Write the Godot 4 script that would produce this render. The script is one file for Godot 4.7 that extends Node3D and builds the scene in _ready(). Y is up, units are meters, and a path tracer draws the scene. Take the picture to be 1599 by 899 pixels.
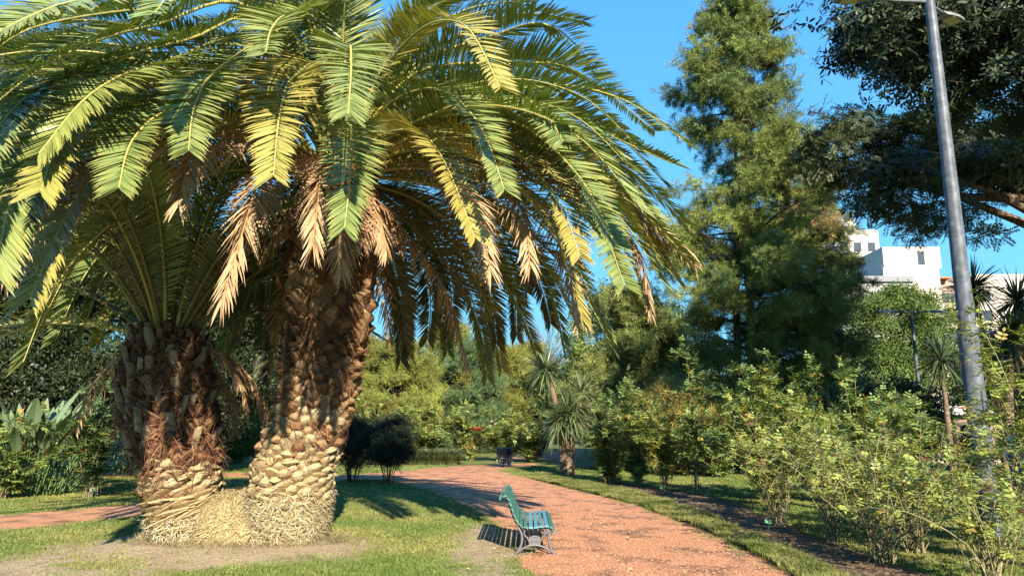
extends Node3D
# A public garden on a bright low-sun morning: twin date palms, brick-dust path, bench, roses, conifer.

var R := RandomNumberGenerator.new()
var noise := FastNoiseLite.new()
var M := {}
var used := {}
var ISLAND := PackedVector2Array()
var PATH := PackedVector2Array()
var FARPATH := PackedVector2Array()
var STRIP := PackedVector2Array()
var SOIL := PackedVector2Array()

# ---------------------------------------------------------------- helpers
class MB:
	var v := PackedVector3Array()
	var n := PackedVector3Array()
	var c := PackedColorArray()
	var ix := PackedInt32Array()
	func tri(a: Vector3, b: Vector3, d: Vector3, col: Color) -> void:
		var nn := (d - a).cross(b - a)
		nn = nn.normalized() if nn.length_squared() > 1e-16 else Vector3.UP
		var k := v.size()
		v.append(a); v.append(b); v.append(d)
		n.append(nn); n.append(nn); n.append(nn)
		c.append(col); c.append(col); c.append(col)
		ix.append(k); ix.append(k + 1); ix.append(k + 2)
	func quad(a: Vector3, b: Vector3, d: Vector3, e: Vector3, col: Color) -> void:
		var nn := (d - a).cross(b - a)
		nn = nn.normalized() if nn.length_squared() > 1e-16 else Vector3.UP
		var k := v.size()
		v.append(a); v.append(b); v.append(d); v.append(e)
		for i in 4:
			n.append(nn)
			c.append(col)
		ix.append(k); ix.append(k + 1); ix.append(k + 2)
		ix.append(k); ix.append(k + 2); ix.append(k + 3)
	# narrow leaf with its own width direction: root, two edges, two edges, tip
	func blade(p: Vector3, d: Vector3, w: Vector3, l: float, drop: Vector3, c0: Color, c1: Color) -> void:
		var k := v.size()
		var m1 := p + d * (l * 0.28)
		var m2 := p + d * (l * 0.68) + drop * 0.4
		var tip := p + d * l + drop
		v.append(p); v.append(m1 + w); v.append(m1 - w); v.append(m2 + w * 0.72); v.append(m2 - w * 0.72); v.append(tip)
		var n1 := w.cross(d).normalized()
		for i in 6:
			n.append(n1)
		c.append(c0); c.append(c0); c.append(c0)
		var cm := c0.lerp(c1, 0.4)
		c.append(cm); c.append(cm); c.append(c1)
		for t in [0, 2, 1, 1, 2, 4, 1, 4, 3, 3, 4, 5]:
			ix.append(k + t)
	func kite(p: Vector3, d: Vector3, w: Vector3, l: float, fold: Vector3, col: Color) -> void:
		var m := p + d * (l * 0.45)
		tri(p, m + w + fold, p + d * l, col)
		tri(p, p + d * l, m - w + fold, col)
	func tube(pts: Array, rad: Array, sides: int, col: Color, col2 = null, cap := false) -> void:
		var last := pts.size() - 1
		var u := Vector3.ZERO
		var k0 := v.size()
		for i in pts.size():
			var t: Vector3 = (pts[mini(i + 1, last)] - pts[maxi(i - 1, 0)]).normalized()
			if u == Vector3.ZERO:
				u = t.cross(Vector3(0.31, 0.2, 0.93)).normalized() if absf(t.dot(Vector3(0.31, 0.2, 0.93).normalized())) < 0.95 else t.cross(Vector3.RIGHT).normalized()
			u = (u - t * u.dot(t)).normalized()
			var w := t.cross(u)
			var cc: Color = col if col2 == null else col.lerp(col2, float(i) / last)
			for j in sides:
				var a := TAU * j / sides
				var nn := u * cos(a) + w * sin(a)
				v.append(pts[i] + nn * rad[i])
				n.append(nn)
				c.append(cc)
		for i in last:
			for j in sides:
				var a := k0 + i * sides + j
				var b := k0 + i * sides + (j + 1) % sides
				var e := a + sides
				var f := b + sides
				ix.append(a); ix.append(e); ix.append(f)
				ix.append(a); ix.append(f); ix.append(b)
		if cap:
			for s in [0, last]:
				var k := v.size()
				var t: Vector3 = (pts[last] - pts[last - 1]).normalized() if s else (pts[0] - pts[1]).normalized()
				v.append(pts[s]); n.append(t); c.append(col)
				for j in sides:
					v.append(v[k0 + s * sides + j]); n.append(t); c.append(col)
				for j in sides:
					var a := k + 1 + j
					var b := k + 1 + (j + 1) % sides
					ix.append(k)
					if s:
						ix.append(b); ix.append(a)
					else:
						ix.append(a); ix.append(b)
	func box(t: Transform3D, s: Vector3, col: Color) -> void:
		var h := s * 0.5
		for ax in 3:
			for sg in [-1.0, 1.0]:
				var d := Vector3.ZERO; d[ax] = sg
				var u := Vector3.ZERO; u[(ax + 1) % 3] = 1.0
				var w := d.cross(u)
				var o := d * h
				var uu := u * h
				var ww := w * h
				quad(t * (o - uu - ww), t * (o - uu + ww), t * (o + uu + ww), t * (o + uu - ww), col)
	func soften() -> void:
		var sum := {}
		for i in v.size():
			var k := v[i].snapped(Vector3.ONE * 0.0005)
			sum[k] = sum.get(k, Vector3.ZERO) + n[i]
		for i in v.size():
			n[i] = (n[i] * 0.5 + (sum[v[i].snapped(Vector3.ONE * 0.0005)] as Vector3).normalized()).normalized()
	func mesh(mat: Material = null) -> ArrayMesh:
		var a := []
		a.resize(Mesh.ARRAY_MAX)
		a[Mesh.ARRAY_VERTEX] = v
		a[Mesh.ARRAY_NORMAL] = n
		a[Mesh.ARRAY_COLOR] = c
		a[Mesh.ARRAY_INDEX] = ix
		var m := ArrayMesh.new()
		m.add_surface_from_arrays(Mesh.PRIMITIVE_TRIANGLES, a)
		if mat:
			m.surface_set_material(0, mat)
		return m

func rf(a: float, b: float) -> float:
	return R.randf_range(a, b)

func rdir() -> Vector3:
	var z := rf(-1, 1)
	var a := rf(0, TAU)
	var s := sqrt(maxf(0.0, 1.0 - z * z))
	return Vector3(s * cos(a), z, s * sin(a))

func numbered(called: String) -> String:
	used[called] = used.get(called, -1) + 1
	return called if used[called] == 0 else "%s_%03d" % [called, used[called]]

func tag(o: Node3D, label: String, category := "", group := "", kind := "") -> Node3D:
	if label: o.set_meta("label", label)
	if category: o.set_meta("category", category)
	if group: o.set_meta("group", group)
	if kind: o.set_meta("kind", kind)
	return o

func thing(called: String, at: Vector3, label: String, category: String, group := "", turn := 0.0) -> Node3D:
	var o := Node3D.new()
	o.name = numbered(called)
	add_child(o)
	o.position = at
	o.rotation.y = turn
	tag(o, label, category, group)
	return o

func part(called: String, mesh: Mesh, mat: Material, parent: Node3D, xf := Transform3D.IDENTITY) -> MeshInstance3D:
	var o := MeshInstance3D.new()
	o.name = called if parent != self else numbered(called)
	o.mesh = mesh
	if mat: o.material_override = mat
	o.transform = xf
	parent.add_child(o, true)
	return o

func scatter(called: String, mesh: Mesh, mat: Material, parent: Node3D, xf: Array, cols: Array) -> MultiMeshInstance3D:
	var mm := MultiMesh.new()
	mm.transform_format = MultiMesh.TRANSFORM_3D
	mm.use_colors = true
	mm.mesh = mesh
	mm.instance_count = xf.size()
	for i in xf.size():
		mm.set_instance_transform(i, xf[i])
		mm.set_instance_color(i, cols[i])
	var o := MultiMeshInstance3D.new()
	o.name = called if parent != self else numbered(called)
	o.multimesh = mm
	o.material_override = mat
	o.set_meta("kind", "stuff")
	parent.add_child(o, true)
	return o

func matv(rough: float, spec := 0.5, back := Color(0, 0, 0)) -> StandardMaterial3D:
	var m := StandardMaterial3D.new()
	m.vertex_color_use_as_albedo = true
	m.roughness = rough
	m.metallic_specular = spec
	m.cull_mode = BaseMaterial3D.CULL_DISABLED
	if back.r + back.g + back.b > 0.0:
		m.backlight_enabled = true
		m.backlight = back
	return m

func noise_tex(size: int, freq: float, stops: Array, seed_: int, oct := 4, kind := FastNoiseLite.TYPE_SIMPLEX_SMOOTH) -> ImageTexture:
	var f := FastNoiseLite.new()
	f.seed = seed_
	f.noise_type = kind
	f.frequency = freq
	f.fractal_octaves = oct
	var im := f.get_seamless_image(size, size)
	var out := Image.create(size, size, false, Image.FORMAT_RGB8)
	var g := Gradient.new()
	g.offsets = PackedFloat32Array()
	g.colors = PackedColorArray()
	var offs := PackedFloat32Array()
	var cs := PackedColorArray()
	for s in stops:
		offs.append(s[0])
		cs.append((s[1] as Color).linear_to_srgb())
	g.offsets = offs
	g.colors = cs
	for y in size:
		for x in size:
			out.set_pixel(x, y, g.sample(im.get_pixel(x, y).r))
	return ImageTexture.create_from_image(out)

func surf(tex: Texture2D, scale: float, rough := 0.9, bump: Texture2D = null, depth := 1.0, vc := false) -> StandardMaterial3D:
	var m := StandardMaterial3D.new()
	m.albedo_texture = tex
	m.uv1_triplanar = true
	m.uv1_world_triplanar = true
	m.uv1_scale = Vector3.ONE * scale
	m.roughness = rough
	m.metallic_specular = 0.35
	m.vertex_color_use_as_albedo = vc
	m.cull_mode = BaseMaterial3D.CULL_DISABLED
	if bump:
		m.heightmap_enabled = true
		m.heightmap_texture = bump
		m.heightmap_scale = depth
	return m

func frame_of(y: Vector3, spin: float) -> Basis:
	y = y.normalized()
	var x := y.cross(Vector3(0.13, 0.27, 0.95)).normalized()
	var b := Basis(x, y, x.cross(y))
	return b * Basis(Vector3.UP, spin)

func jag(p: PackedVector2Array, step: float, amp: float) -> PackedVector2Array:
	var o := PackedVector2Array()
	for i in p.size():
		var a := p[i]
		var b := p[(i + 1) % p.size()]
		var k := maxi(1, int(a.distance_to(b) / step))
		for j in k:
			var q := a.lerp(b, float(j) / k)
			q += Vector2(noise.get_noise_2d(q.x * 60, q.y * 60), noise.get_noise_2d(q.x * 60 + 500, q.y * 60)) * amp
			o.append(q)
	return o

func sheet(called: String, poly: PackedVector2Array, y: float, mat: Material) -> MeshInstance3D:
	var b := MB.new()
	for p in poly:
		b.v.append(Vector3(p.x, y, p.y)); b.n.append(Vector3.UP); b.c.append(Color.WHITE)
	var t := Geometry2D.triangulate_polygon(poly)
	for i in range(0, t.size(), 3):
		var A := b.v[t[i]]
		var nn := (b.v[t[i + 2]] - A).cross(b.v[t[i + 1]] - A)
		b.ix.append(t[i])
		if nn.y > 0:
			b.ix.append(t[i + 1]); b.ix.append(t[i + 2])
		else:
			b.ix.append(t[i + 2]); b.ix.append(t[i + 1])
	var o := part(called, b.mesh(), mat, self)
	o.set_meta("kind", "structure")
	return o

func inside(p: Vector2, poly: PackedVector2Array) -> bool:
	return Geometry2D.is_point_in_polygon(p, poly)

func hgt(x: float, z: float) -> float:
	var d := Vector2((x + 4.0) / 2.6, (z + 11.2) / 1.7).length_squared()
	return 0.11 * exp(-d)

func spline(pts: Array, n: int) -> Array:
	var o := []
	var last := pts.size() - 1
	for k in n + 1:
		var f := float(k) / n * last
		var i := mini(int(f), last - 1)
		var t := f - i
		var a: Vector3 = pts[maxi(i - 1, 0)]
		var b: Vector3 = pts[i]
		var c: Vector3 = pts[i + 1]
		var d: Vector3 = pts[mini(i + 2, last)]
		o.append(b.cubic_interpolate(c, a, d, t))
	return o

# ---------------------------------------------------------------- leaf sprays used by the crowns
func spray_leafy(n: int, len_: float, wid: float, seed_: int) -> ArrayMesh:
	R.seed = seed_
	var b := MB.new()
	for i in n:
		var d := rdir()
		var p := Vector3(d.x, d.y * 0.55 + 0.1, d.z) * sqrt(R.randf()) * 0.5
		var f := (Vector3(p.x, 0.12, p.z) * 1.4 + rdir() * 0.7).normalized()
		var w := f.cross((Vector3.UP + rdir() * 0.6)).normalized()
		var g := rf(0.65, 1.0)
		var l := len_ * rf(0.7, 1.25)
		b.kite(p, f, w * wid * 0.5 * rf(0.8, 1.2), l, w.cross(f) * rf(-0.02, 0.05) * l * 4.0, Color(g, g, g * rf(0.75, 1.0)))
	return b.mesh()

func spray_rosette(n: int, len_: float, wid: float, seed_: int) -> ArrayMesh:
	R.seed = seed_
	var b := MB.new()
	for k in 3:
		var p0 := Vector3(rf(-0.2, 0.2), rf(-0.1, 0.1), rf(-0.2, 0.2))
		for i in n:
			var a := TAU * (i + rf(-0.3, 0.3)) / n
			var f := Vector3(cos(a), rf(-0.5, 0.45), sin(a)).normalized()
			var w := f.cross(Vector3.UP + rdir() * 0.3).normalized()
			var g := rf(0.65, 1.0)
			b.blade(p0 + f * 0.03, f, w * wid * 0.5, len_ * rf(0.7, 1.2), Vector3(0, -0.02, 0), Color(g, g, g), Color(g, g, g))
		b.tube([p0 - Vector3(0, 0.28, 0), p0], [0.006, 0.005], 3, Color(0.6, 0.45, 0.3))
	return b.mesh()

func spray_needle(seed_: int, n := 46, droop := 0.5) -> ArrayMesh:
	R.seed = seed_
	var b := MB.new()
	for tw in 4:
		var dir := Vector3(rf(-0.5, 0.5), 1.0, rf(-0.5, 0.5)).normalized()
		for i in n / 4:
			var s := (i + R.randf()) / (n / 4.0)
			var p := dir * s * 0.75 + Vector3(0, -droop * s * s * 0.3, 0)
			var f := (dir * 0.8 + rdir() * 0.8).normalized()
			var w := f.cross(rdir()).normalized()
			var g := rf(0.6, 1.0)
			b.kite(p, f, w * 0.0135, rf(0.16, 0.34), Vector3.ZERO, Color(g, g, g))
	return b.mesh()

func spray_pinnate(seed_: int) -> ArrayMesh:
	R.seed = seed_
	var b := MB.new()
	for k in 5:
		var a := TAU * k / 5 + rf(-0.3, 0.3)
		var f := Vector3(cos(a), rf(-0.1, 0.5), sin(a)).normalized()
		var side := f.cross(Vector3.UP).normalized()
		var upv := side.cross(f)
		for i in 9:
			var s := 0.12 + 0.38 * i / 9.0
			var p := f * s + Vector3(0, -s * s * 0.5, 0)
			for sg in [-1.0, 1.0]:
				var d: Vector3 = (side * sg + f * 0.35 + upv * rf(-0.3, 0.2)).normalized()
				var g := rf(0.65, 1.0)
				b.kite(p, d, f * 0.02, rf(0.07, 0.12), Vector3.ZERO, Color(g, g, g))
	return b.mesh()

func spray_rose(seed_: int) -> ArrayMesh:
	R.seed = seed_
	var b := MB.new()
	var f := Vector3(0, 0.35, 1).normalized()
	b.tube([Vector3.ZERO, f * 0.12], [0.0022, 0.0015], 3, Color(1.0, 0.9, 0.5))
	for q in [[0.12, 0.0], [0.085, 1.0], [0.085, -1.0], [0.045, 1.0], [0.045, -1.0]]:
		var side := Vector3(q[1], 0, 0)
		var d := (side + f * (0.45 if q[1] != 0.0 else 1.0) + Vector3(0, rf(-0.15, 0.1), 0)).normalized()
		var w := d.cross(Vector3.UP).normalized()
		var g := rf(0.75, 1.0)
		b.blade(f * q[0], d, w * rf(0.014, 0.019), rf(0.05, 0.07), Vector3(0, -0.012, 0), Color(g, g, g), Color(g, g, g))
	return b.mesh()

# lobes: [centre, radii]; returns clump centres
func crown(parent: Node3D, lobes: Array, clumps: int, clump_r: float, sprays: int, mesh: Mesh, mat: Material, scale: float, ca: Color, cb: Color, flat := 0.6, shell := 0.55, hang := 0.0, called := "crown") -> Array:
	var xf := []
	var cols := []
	var out := []
	var tot := 0.0
	for l in lobes: tot += l[1].x * l[1].y + l[1].z * l[1].y
	for k in clumps:
		var pick := R.randf() * tot
		var L: Array = lobes[0]
		for l in lobes:
			L = l
			pick -= l[1].x * l[1].y + l[1].z * l[1].y
			if pick <= 0: break
		var d := rdir()
		var rad := lerpf(shell, 1.0, pow(R.randf(), 0.7))
		rad *= 0.88 + 0.3 * noise.get_noise_3d(d.x * 90 + L[0].x * 20, d.y * 90, d.z * 90 + L[0].z * 20)
		var p: Vector3 = L[0] + d * L[1] * rad
		out.append(p)
		var cc := ca.lerp(cb, R.randf()) * rf(0.82, 1.18)
		var cr := clump_r * rf(0.6, 1.3)
		for s in sprays:
			var q := p + Vector3(R.randfn(), R.randfn() * flat, R.randfn()) * cr * 0.5
			var yv := (d * 0.6 + Vector3(0, 0.5 - hang * 1.6, 0) + rdir() * 0.6).normalized()
			xf.append(Transform3D(frame_of(yv, rf(0, TAU)) * Basis.from_scale(Vector3.ONE * scale * rf(0.7, 1.3)), q))
			var c2 := cc * rf(0.85, 1.15)
			cols.append(Color(c2.r, c2.g, c2.b))
	scatter(called, mesh, mat, parent, xf, cols)
	return out

func limbs(parent: Node3D, base: Vector3, tops: Array, r0: float, n: int, mat: Material) -> void:
	for k in n:
		var t: Vector3 = tops[(k * 7) % tops.size()]
		var mid := base.lerp(t, 0.5) + Vector3(rf(-0.2, 0.2), rf(0.0, 0.3) * base.distance_to(t) * 0.4, rf(-0.2, 0.2))
		var p := spline([base, mid, t], 6)
		var rad := []
		for i in p.size(): rad.append(lerpf(r0, r0 * 0.12, float(i) / (p.size() - 1)))
		var b := MB.new()
		b.tube(p, rad, 6, Color(1, 1, 1))
		part("limb", b.mesh(), mat, parent)

func trunk_part(parent: Node3D, pts: Array, r0: float, r1: float, mat: Material, called := "trunk") -> void:
	var p := spline(pts, 10)
	var rad := []
	for i in p.size():
		var f := float(i) / (p.size() - 1)
		rad.append(lerpf(r0, r1, f) * (1.0 + 0.5 * pow(1.0 - f, 6.0)) * (1.0 + 0.12 * noise.get_noise_1d(i * 70.0 + r0 * 900)))
	var b := MB.new()
	b.tube(p, rad, 10, Color(1, 1, 1))
	part(called, b.mesh(), mat, parent)

func tree(called: String, label: String, cat: String, group: String, at: Vector3, th: float, tr: float, lobes: Array, clumps: int, cr: float, sprays: int, mesh: Mesh, mat: Material, sc: float, ca: Color, cb: Color, flat := 0.6, hang := 0.0, shell := 0.55) -> Node3D:
	var o := thing(called, at, label, cat, group)
	R.seed = hash(label) % 100000
	var tops := crown(o, lobes, clumps, cr, sprays, mesh, mat, sc, ca, cb, flat, shell, hang)
	if th > 0.0:
		trunk_part(o, [Vector3(0, -0.1, 0), Vector3(rf(-0.1, 0.1), th * 0.5, rf(-0.1, 0.1)), Vector3(rf(-0.2, 0.2), th, 0)], tr, tr * 0.6, M.bark)
		limbs(o, Vector3(0, th * 0.85, 0), tops, tr * 0.5, 9, M.bark)
	return o

# ---------------------------------------------------------------- date palms
# pts: control points from the crown heart outwards; kind g green, y yellowing, b dead brown, d old green hanging, s young green
func frond(parent: Node3D, pts: Array, kind: String, per_side: int, leaf_len: float, heart: Vector3) -> void:
	var dead := kind == "b"
	var n := 26
	var p := spline(pts, n)
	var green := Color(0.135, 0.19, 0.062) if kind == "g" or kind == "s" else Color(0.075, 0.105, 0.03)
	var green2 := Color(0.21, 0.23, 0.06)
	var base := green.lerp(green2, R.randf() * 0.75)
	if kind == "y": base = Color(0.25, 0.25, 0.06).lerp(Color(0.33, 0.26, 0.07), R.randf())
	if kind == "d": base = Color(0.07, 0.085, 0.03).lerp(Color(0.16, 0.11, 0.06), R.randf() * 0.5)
	if dead: base = Color(0.32, 0.19, 0.10).lerp(Color(0.42, 0.29, 0.17), R.randf())
	var rach := Color(0.34, 0.31, 0.09) if not dead else Color(0.30, 0.17, 0.08)
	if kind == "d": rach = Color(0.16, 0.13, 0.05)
	var rad := []
	for i in n + 1:
		var f := float(i) / n
		rad.append(lerpf(0.042, 0.006, pow(f, 0.6)))
	var b := MB.new()
	b.tube(p, rad, 5, rach * 0.8, rach)
	var fr := part("frond", b.mesh(), M.frond_rib, parent)
	if dead: fr.set_meta("label", "dry brown hanging frond")
	elif kind == "y": fr.set_meta("label", "yellowing frond arching outwards")
	b = MB.new()
	var yellowing := 0.75 if kind == "y" else R.randf() * 0.35
	var twist := rf(-0.35, 0.35)
	var vee := rf(0.25, 0.55) if not dead else rf(-0.3, 0.2)
	for i in per_side:
		var s := 0.13 + 0.87 * pow(float(i) / (per_side - 1), 0.93)
		var fi := minf(s * n, n - 0.001)
		var k := int(fi)
		var c: Vector3 = p[k].lerp(p[k + 1], fi - k)
		var t: Vector3 = (p[k + 1] - p[k]).normalized()
		var side := t.cross(Vector3.UP)
		if side.length() < 0.15:
			side = t.cross((c - heart) * Vector3(1, 0, 1)).normalized() * -1.0
			side = t.cross(Vector3(0, 1, 0) + (c - heart).normalized() * 0.3)
		side = side.normalized().rotated(t, twist * s)
		var up := side.cross(t)
		var ln := leaf_len * (0.35 + 0.65 * smoothstep(0.1, 0.38, s)) * (1.0 - 0.52 * smoothstep(0.55, 1.0, s))
		for sg in [-1.0, 1.0]:
			if R.randf() < (0.16 if dead else 0.03): continue
			var sweep := lerpf(0.35, 1.5, s * s) + rf(-0.12, 0.12) + (0.45 if dead else 0.0)
			var d: Vector3 = (side * sg + t * sweep + up * (vee + rf(-0.12, 0.12))).normalized()
			if dead: d = (d + rdir() * 0.28 + Vector3(0, -0.35, 0)).normalized()
			var w := t - d * t.dot(d)
			w = w.normalized().rotated(d, rf(-0.6, 0.6) + 0.25 * sg)
			var l := ln * rf(0.88, 1.1)
			var col := base * rf(0.82, 1.2)
			var tipc := col
			if not dead and R.randf() < 0.25 + yellowing: tipc = col.lerp(Color(0.40, 0.31, 0.09), rf(0.3, 0.8))
			if dead and R.randf() < 0.4: tipc = col.lerp(Color(0.45, 0.36, 0.26), 0.7)
			b.blade(c, d, w * rf(0.0135, 0.0195) * (0.8 if dead else 1.0), l, Vector3(0, -l * (rf(0.03, 0.13) if not dead else rf(0.05, 0.3)), 0), col, tipc)
	var lf := part("leaflets", b.mesh(), M.frond_leaf if not dead else M.dry_leaf, fr)
	lf.set_meta("kind", "stuff")

func arc_frond(heart: Vector3, az: float, e0: float, e1: float, length: float, pw := 1.3) -> Array:
	var o := []
	var q := heart + Vector3(cos(az), 0.0, -sin(az)) * 0.25
	o.append(q)
	var bend := rf(-0.12, 0.12)
	for i in 5:
		var s := (i + 0.5) / 5.0
		var e := lerpf(e0, e1, pow(s, pw))
		var a := az + bend * s
		q = q + Vector3(cos(a) * cos(e), sin(e), -sin(a) * cos(e)) * length / 5.0
		o.append(q)
	return o

func ring_at(rings: Array, y: float) -> Array:
	for i in rings.size() - 1:
		if y <= rings[i + 1][1] or i == rings.size() - 2:
			var f := clampf((y - rings[i][1]) / (rings[i + 1][1] - rings[i][1]), 0.0, 1.0)
			f = f * f * (3 - 2 * f) * 0.4 + f * 0.6
			return [Vector3(lerpf(rings[i][0], rings[i + 1][0], f), y, lerpf(rings[i][2], rings[i + 1][2], f)), lerpf(rings[i][3], rings[i + 1][3], f)]
	return []

func stub_mesh(seed_: int, face: Color, flank: Color, style: int) -> ArrayMesh:
	R.seed = seed_
	var b := MB.new()
	var j := func(v: Vector3, a: float) -> Vector3: return v + Vector3(rf(-a, a), rf(-a, a), rf(-a, a))
	var lo: Vector3
	if style == 0:    # cut leaf base: rounded lozenge that swells out and up to a broken face
		var rows := []
		for q in [[-0.6, 0.12, -0.15], [-0.32, 0.42, 0.12], [0.0, 0.56, 0.34], [0.24, 0.48, 0.52], [0.42, 0.3, 0.34], [0.56, 0.12, -0.1]]:
			var row := []
			for s in [-1.0, -0.5, 0.5, 1.0]:
				row.append(j.call(Vector3(q[1] * s, q[0], (q[2] + 0.15) * (1.0 if absf(s) < 0.8 else 0.25) - 0.15), 0.055))
			rows.append(row)
		for i in 5:
			for k in 3:
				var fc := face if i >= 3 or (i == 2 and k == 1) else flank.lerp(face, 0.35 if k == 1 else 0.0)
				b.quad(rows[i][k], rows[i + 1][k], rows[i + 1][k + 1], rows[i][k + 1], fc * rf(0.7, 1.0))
	elif style == 1:  # weathered scale: low, wide, pale
		var n := 5
		var prev_u := Vector3.ZERO; var prev_m := Vector3.ZERO; var prev_l := Vector3.ZERO
		for i in n + 1:
			var f := float(i) / n
			var x := f - 0.5
			var bulge := sqrt(maxf(0.02, 1.0 - 3.6 * x * x))
			var u: Vector3 = j.call(Vector3(x, 0.45 * bulge, -0.1), 0.03)
			var m: Vector3 = j.call(Vector3(x, 0.08 * bulge, 0.5 * bulge), 0.05)
			var l: Vector3 = j.call(Vector3(x, -0.5 * bulge, -0.1), 0.03)
			if i > 0:
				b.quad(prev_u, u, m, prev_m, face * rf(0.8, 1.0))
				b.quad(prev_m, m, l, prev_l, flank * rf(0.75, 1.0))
			prev_u = u; prev_m = m; prev_l = l
	else:             # long upright petiole stub with torn flat top
		lo = Vector3(0, -0.6, -0.05)
		var pr := []
		for q in [[-0.6, 0.5, 0.0, 0.12], [0.1, 0.42, 0.35, 0.14], [0.62, 0.34, 0.6, 0.12]]:
			pr.append([j.call(Vector3(-q[1], q[0], q[2] - 0.1), 0.04), j.call(Vector3(-q[1] * 0.4, q[0], q[2] + q[3]), 0.04), j.call(Vector3(q[1] * 0.4, q[0], q[2] + q[3]), 0.04), j.call(Vector3(q[1], q[0], q[2] - 0.1), 0.04), j.call(Vector3(0, q[0], q[2] - 0.3), 0.03)])
		for i in 2:
			for k in 5:
				b.quad(pr[i][k], pr[i + 1][k], pr[i + 1][(k + 1) % 5], pr[i][(k + 1) % 5], (face if k in [0, 1, 2] else flank) * rf(0.75, 1.0))
		b.tri(pr[2][0], pr[2][4], pr[2][1], face); b.tri(pr[2][1], pr[2][4], pr[2][2], face); b.tri(pr[2][2], pr[2][4], pr[2][3], face)
	b.soften()
	return b.mesh()

func palm_trunk(o: Node3D, rings: Array, top: float, zones: Array, seed_: int, rows: float) -> void:
	# core
	var pts := []
	var b := MB.new()
	var ny := 40
	var na := 30
	for i in ny + 1:
		var y := lerpf(-0.15, top, float(i) / ny)
		var rg := ring_at(rings, y)
		for k in na:
			var a := TAU * k / na
			var r: float = rg[1] * (0.86 + 0.05 * noise.get_noise_3d(cos(a) * 120, y * 160, sin(a) * 120 + seed_))
			b.v.append(rg[0] + Vector3(cos(a), 0, sin(a)) * r); b.n.append(Vector3(cos(a), 0, sin(a)))
			b.c.append(Color.WHITE)
	for i in ny:
		for k in na:
			var a := i * na + k
			var d := i * na + (k + 1) % na
			b.ix.append_array(PackedInt32Array([a, d, d + na, a, d + na, a + na]))
	part("trunk", b.mesh(), M.palm_core, o)
	# leaf bases in a spiral
	R.seed = seed_
	var cand := []
	var k := 0
	var y := 0.02
	while y < top - 0.05:
		var rg := ring_at(rings, y)
		var zone: Array = zones[0].spec
		var wob := noise.get_noise_2d(k * 37.0, seed_) * 0.16
		for z in zones:
			if y + wob >= z.y0: zone = z.spec
		var a := k * 2.39996
		var per: float = TAU * rg[1] / (zone[1] * 0.86)
		y += float(zone[2]) * 0.62 / per
		k += 1
		var dirv := Vector3(cos(a), 0, sin(a))
		var sc := Vector3(zone[1] * rf(0.75, 1.25), zone[2] * rf(0.8, 1.35), zone[3] * rf(0.5, 1.4))
		var tilt: float = zone[4] + rf(-0.28, 0.28)
		var bs := Basis(Vector3.UP.cross(dirv).normalized(), Vector3.UP, dirv)
		bs = bs * Basis(Vector3(0, 0, 1), tilt) * Basis(Vector3(1, 0, 0), rf(-0.25, 0.3))
		var pos: Vector3 = rg[0] + dirv * rg[1] * 0.87
		if R.randf() < zone[5]: continue
		cand.append([Transform3D(bs * Basis.from_scale(sc), pos), zone[0][R.randi() % zone[0].size()], dirv.z])
	cand.sort_custom(func(p, q): return p[2] > q[2])
	var rest := MB.new()
	for i in cand.size():
		if i < 300:
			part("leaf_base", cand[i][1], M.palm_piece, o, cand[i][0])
		else:
			var src: Array = (cand[i][1] as ArrayMesh).surface_get_arrays(0)
			var k0 := rest.v.size()
			var T: Transform3D = cand[i][0]
			for q in src[Mesh.ARRAY_VERTEX]: rest.v.append(T * q)
			for q in src[Mesh.ARRAY_NORMAL]: rest.n.append((T.basis * q).normalized())
			rest.c.append_array(src[Mesh.ARRAY_COLOR])
			for q in src[Mesh.ARRAY_INDEX]: rest.ix.append(k0 + q)
	if rest.v.size():
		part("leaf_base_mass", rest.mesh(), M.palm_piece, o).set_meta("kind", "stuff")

func strands(o: Node3D, called: String, n: int, where: Callable, lmin: float, lmax: float, w: float, cols: Array) -> void:
	var b := MB.new()
	for i in n:
		var q: Array = where.call()
		var l := rf(lmin, lmax)
		var d: Vector3 = q[2]
		var nn: Vector3 = q[1]
		var sd := d.cross(nn).normalized() * w * rf(0.6, 1.3)
		var c: Color = cols[R.randi() % cols.size()] * rf(0.75, 1.1)
		var m: Vector3 = q[0] + d * l * 0.5 + nn * l * rf(0.05, 0.3)
		var e: Vector3 = q[0] + d * l + nn * l * rf(-0.05, 0.3)
		b.quad(q[0] - sd, q[0] + sd, m + sd, m - sd, c)
		b.tri(m - sd, m + sd, e, c)
	part(called, b.mesh(), M.straw, o).set_meta("kind", "stuff")

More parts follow.
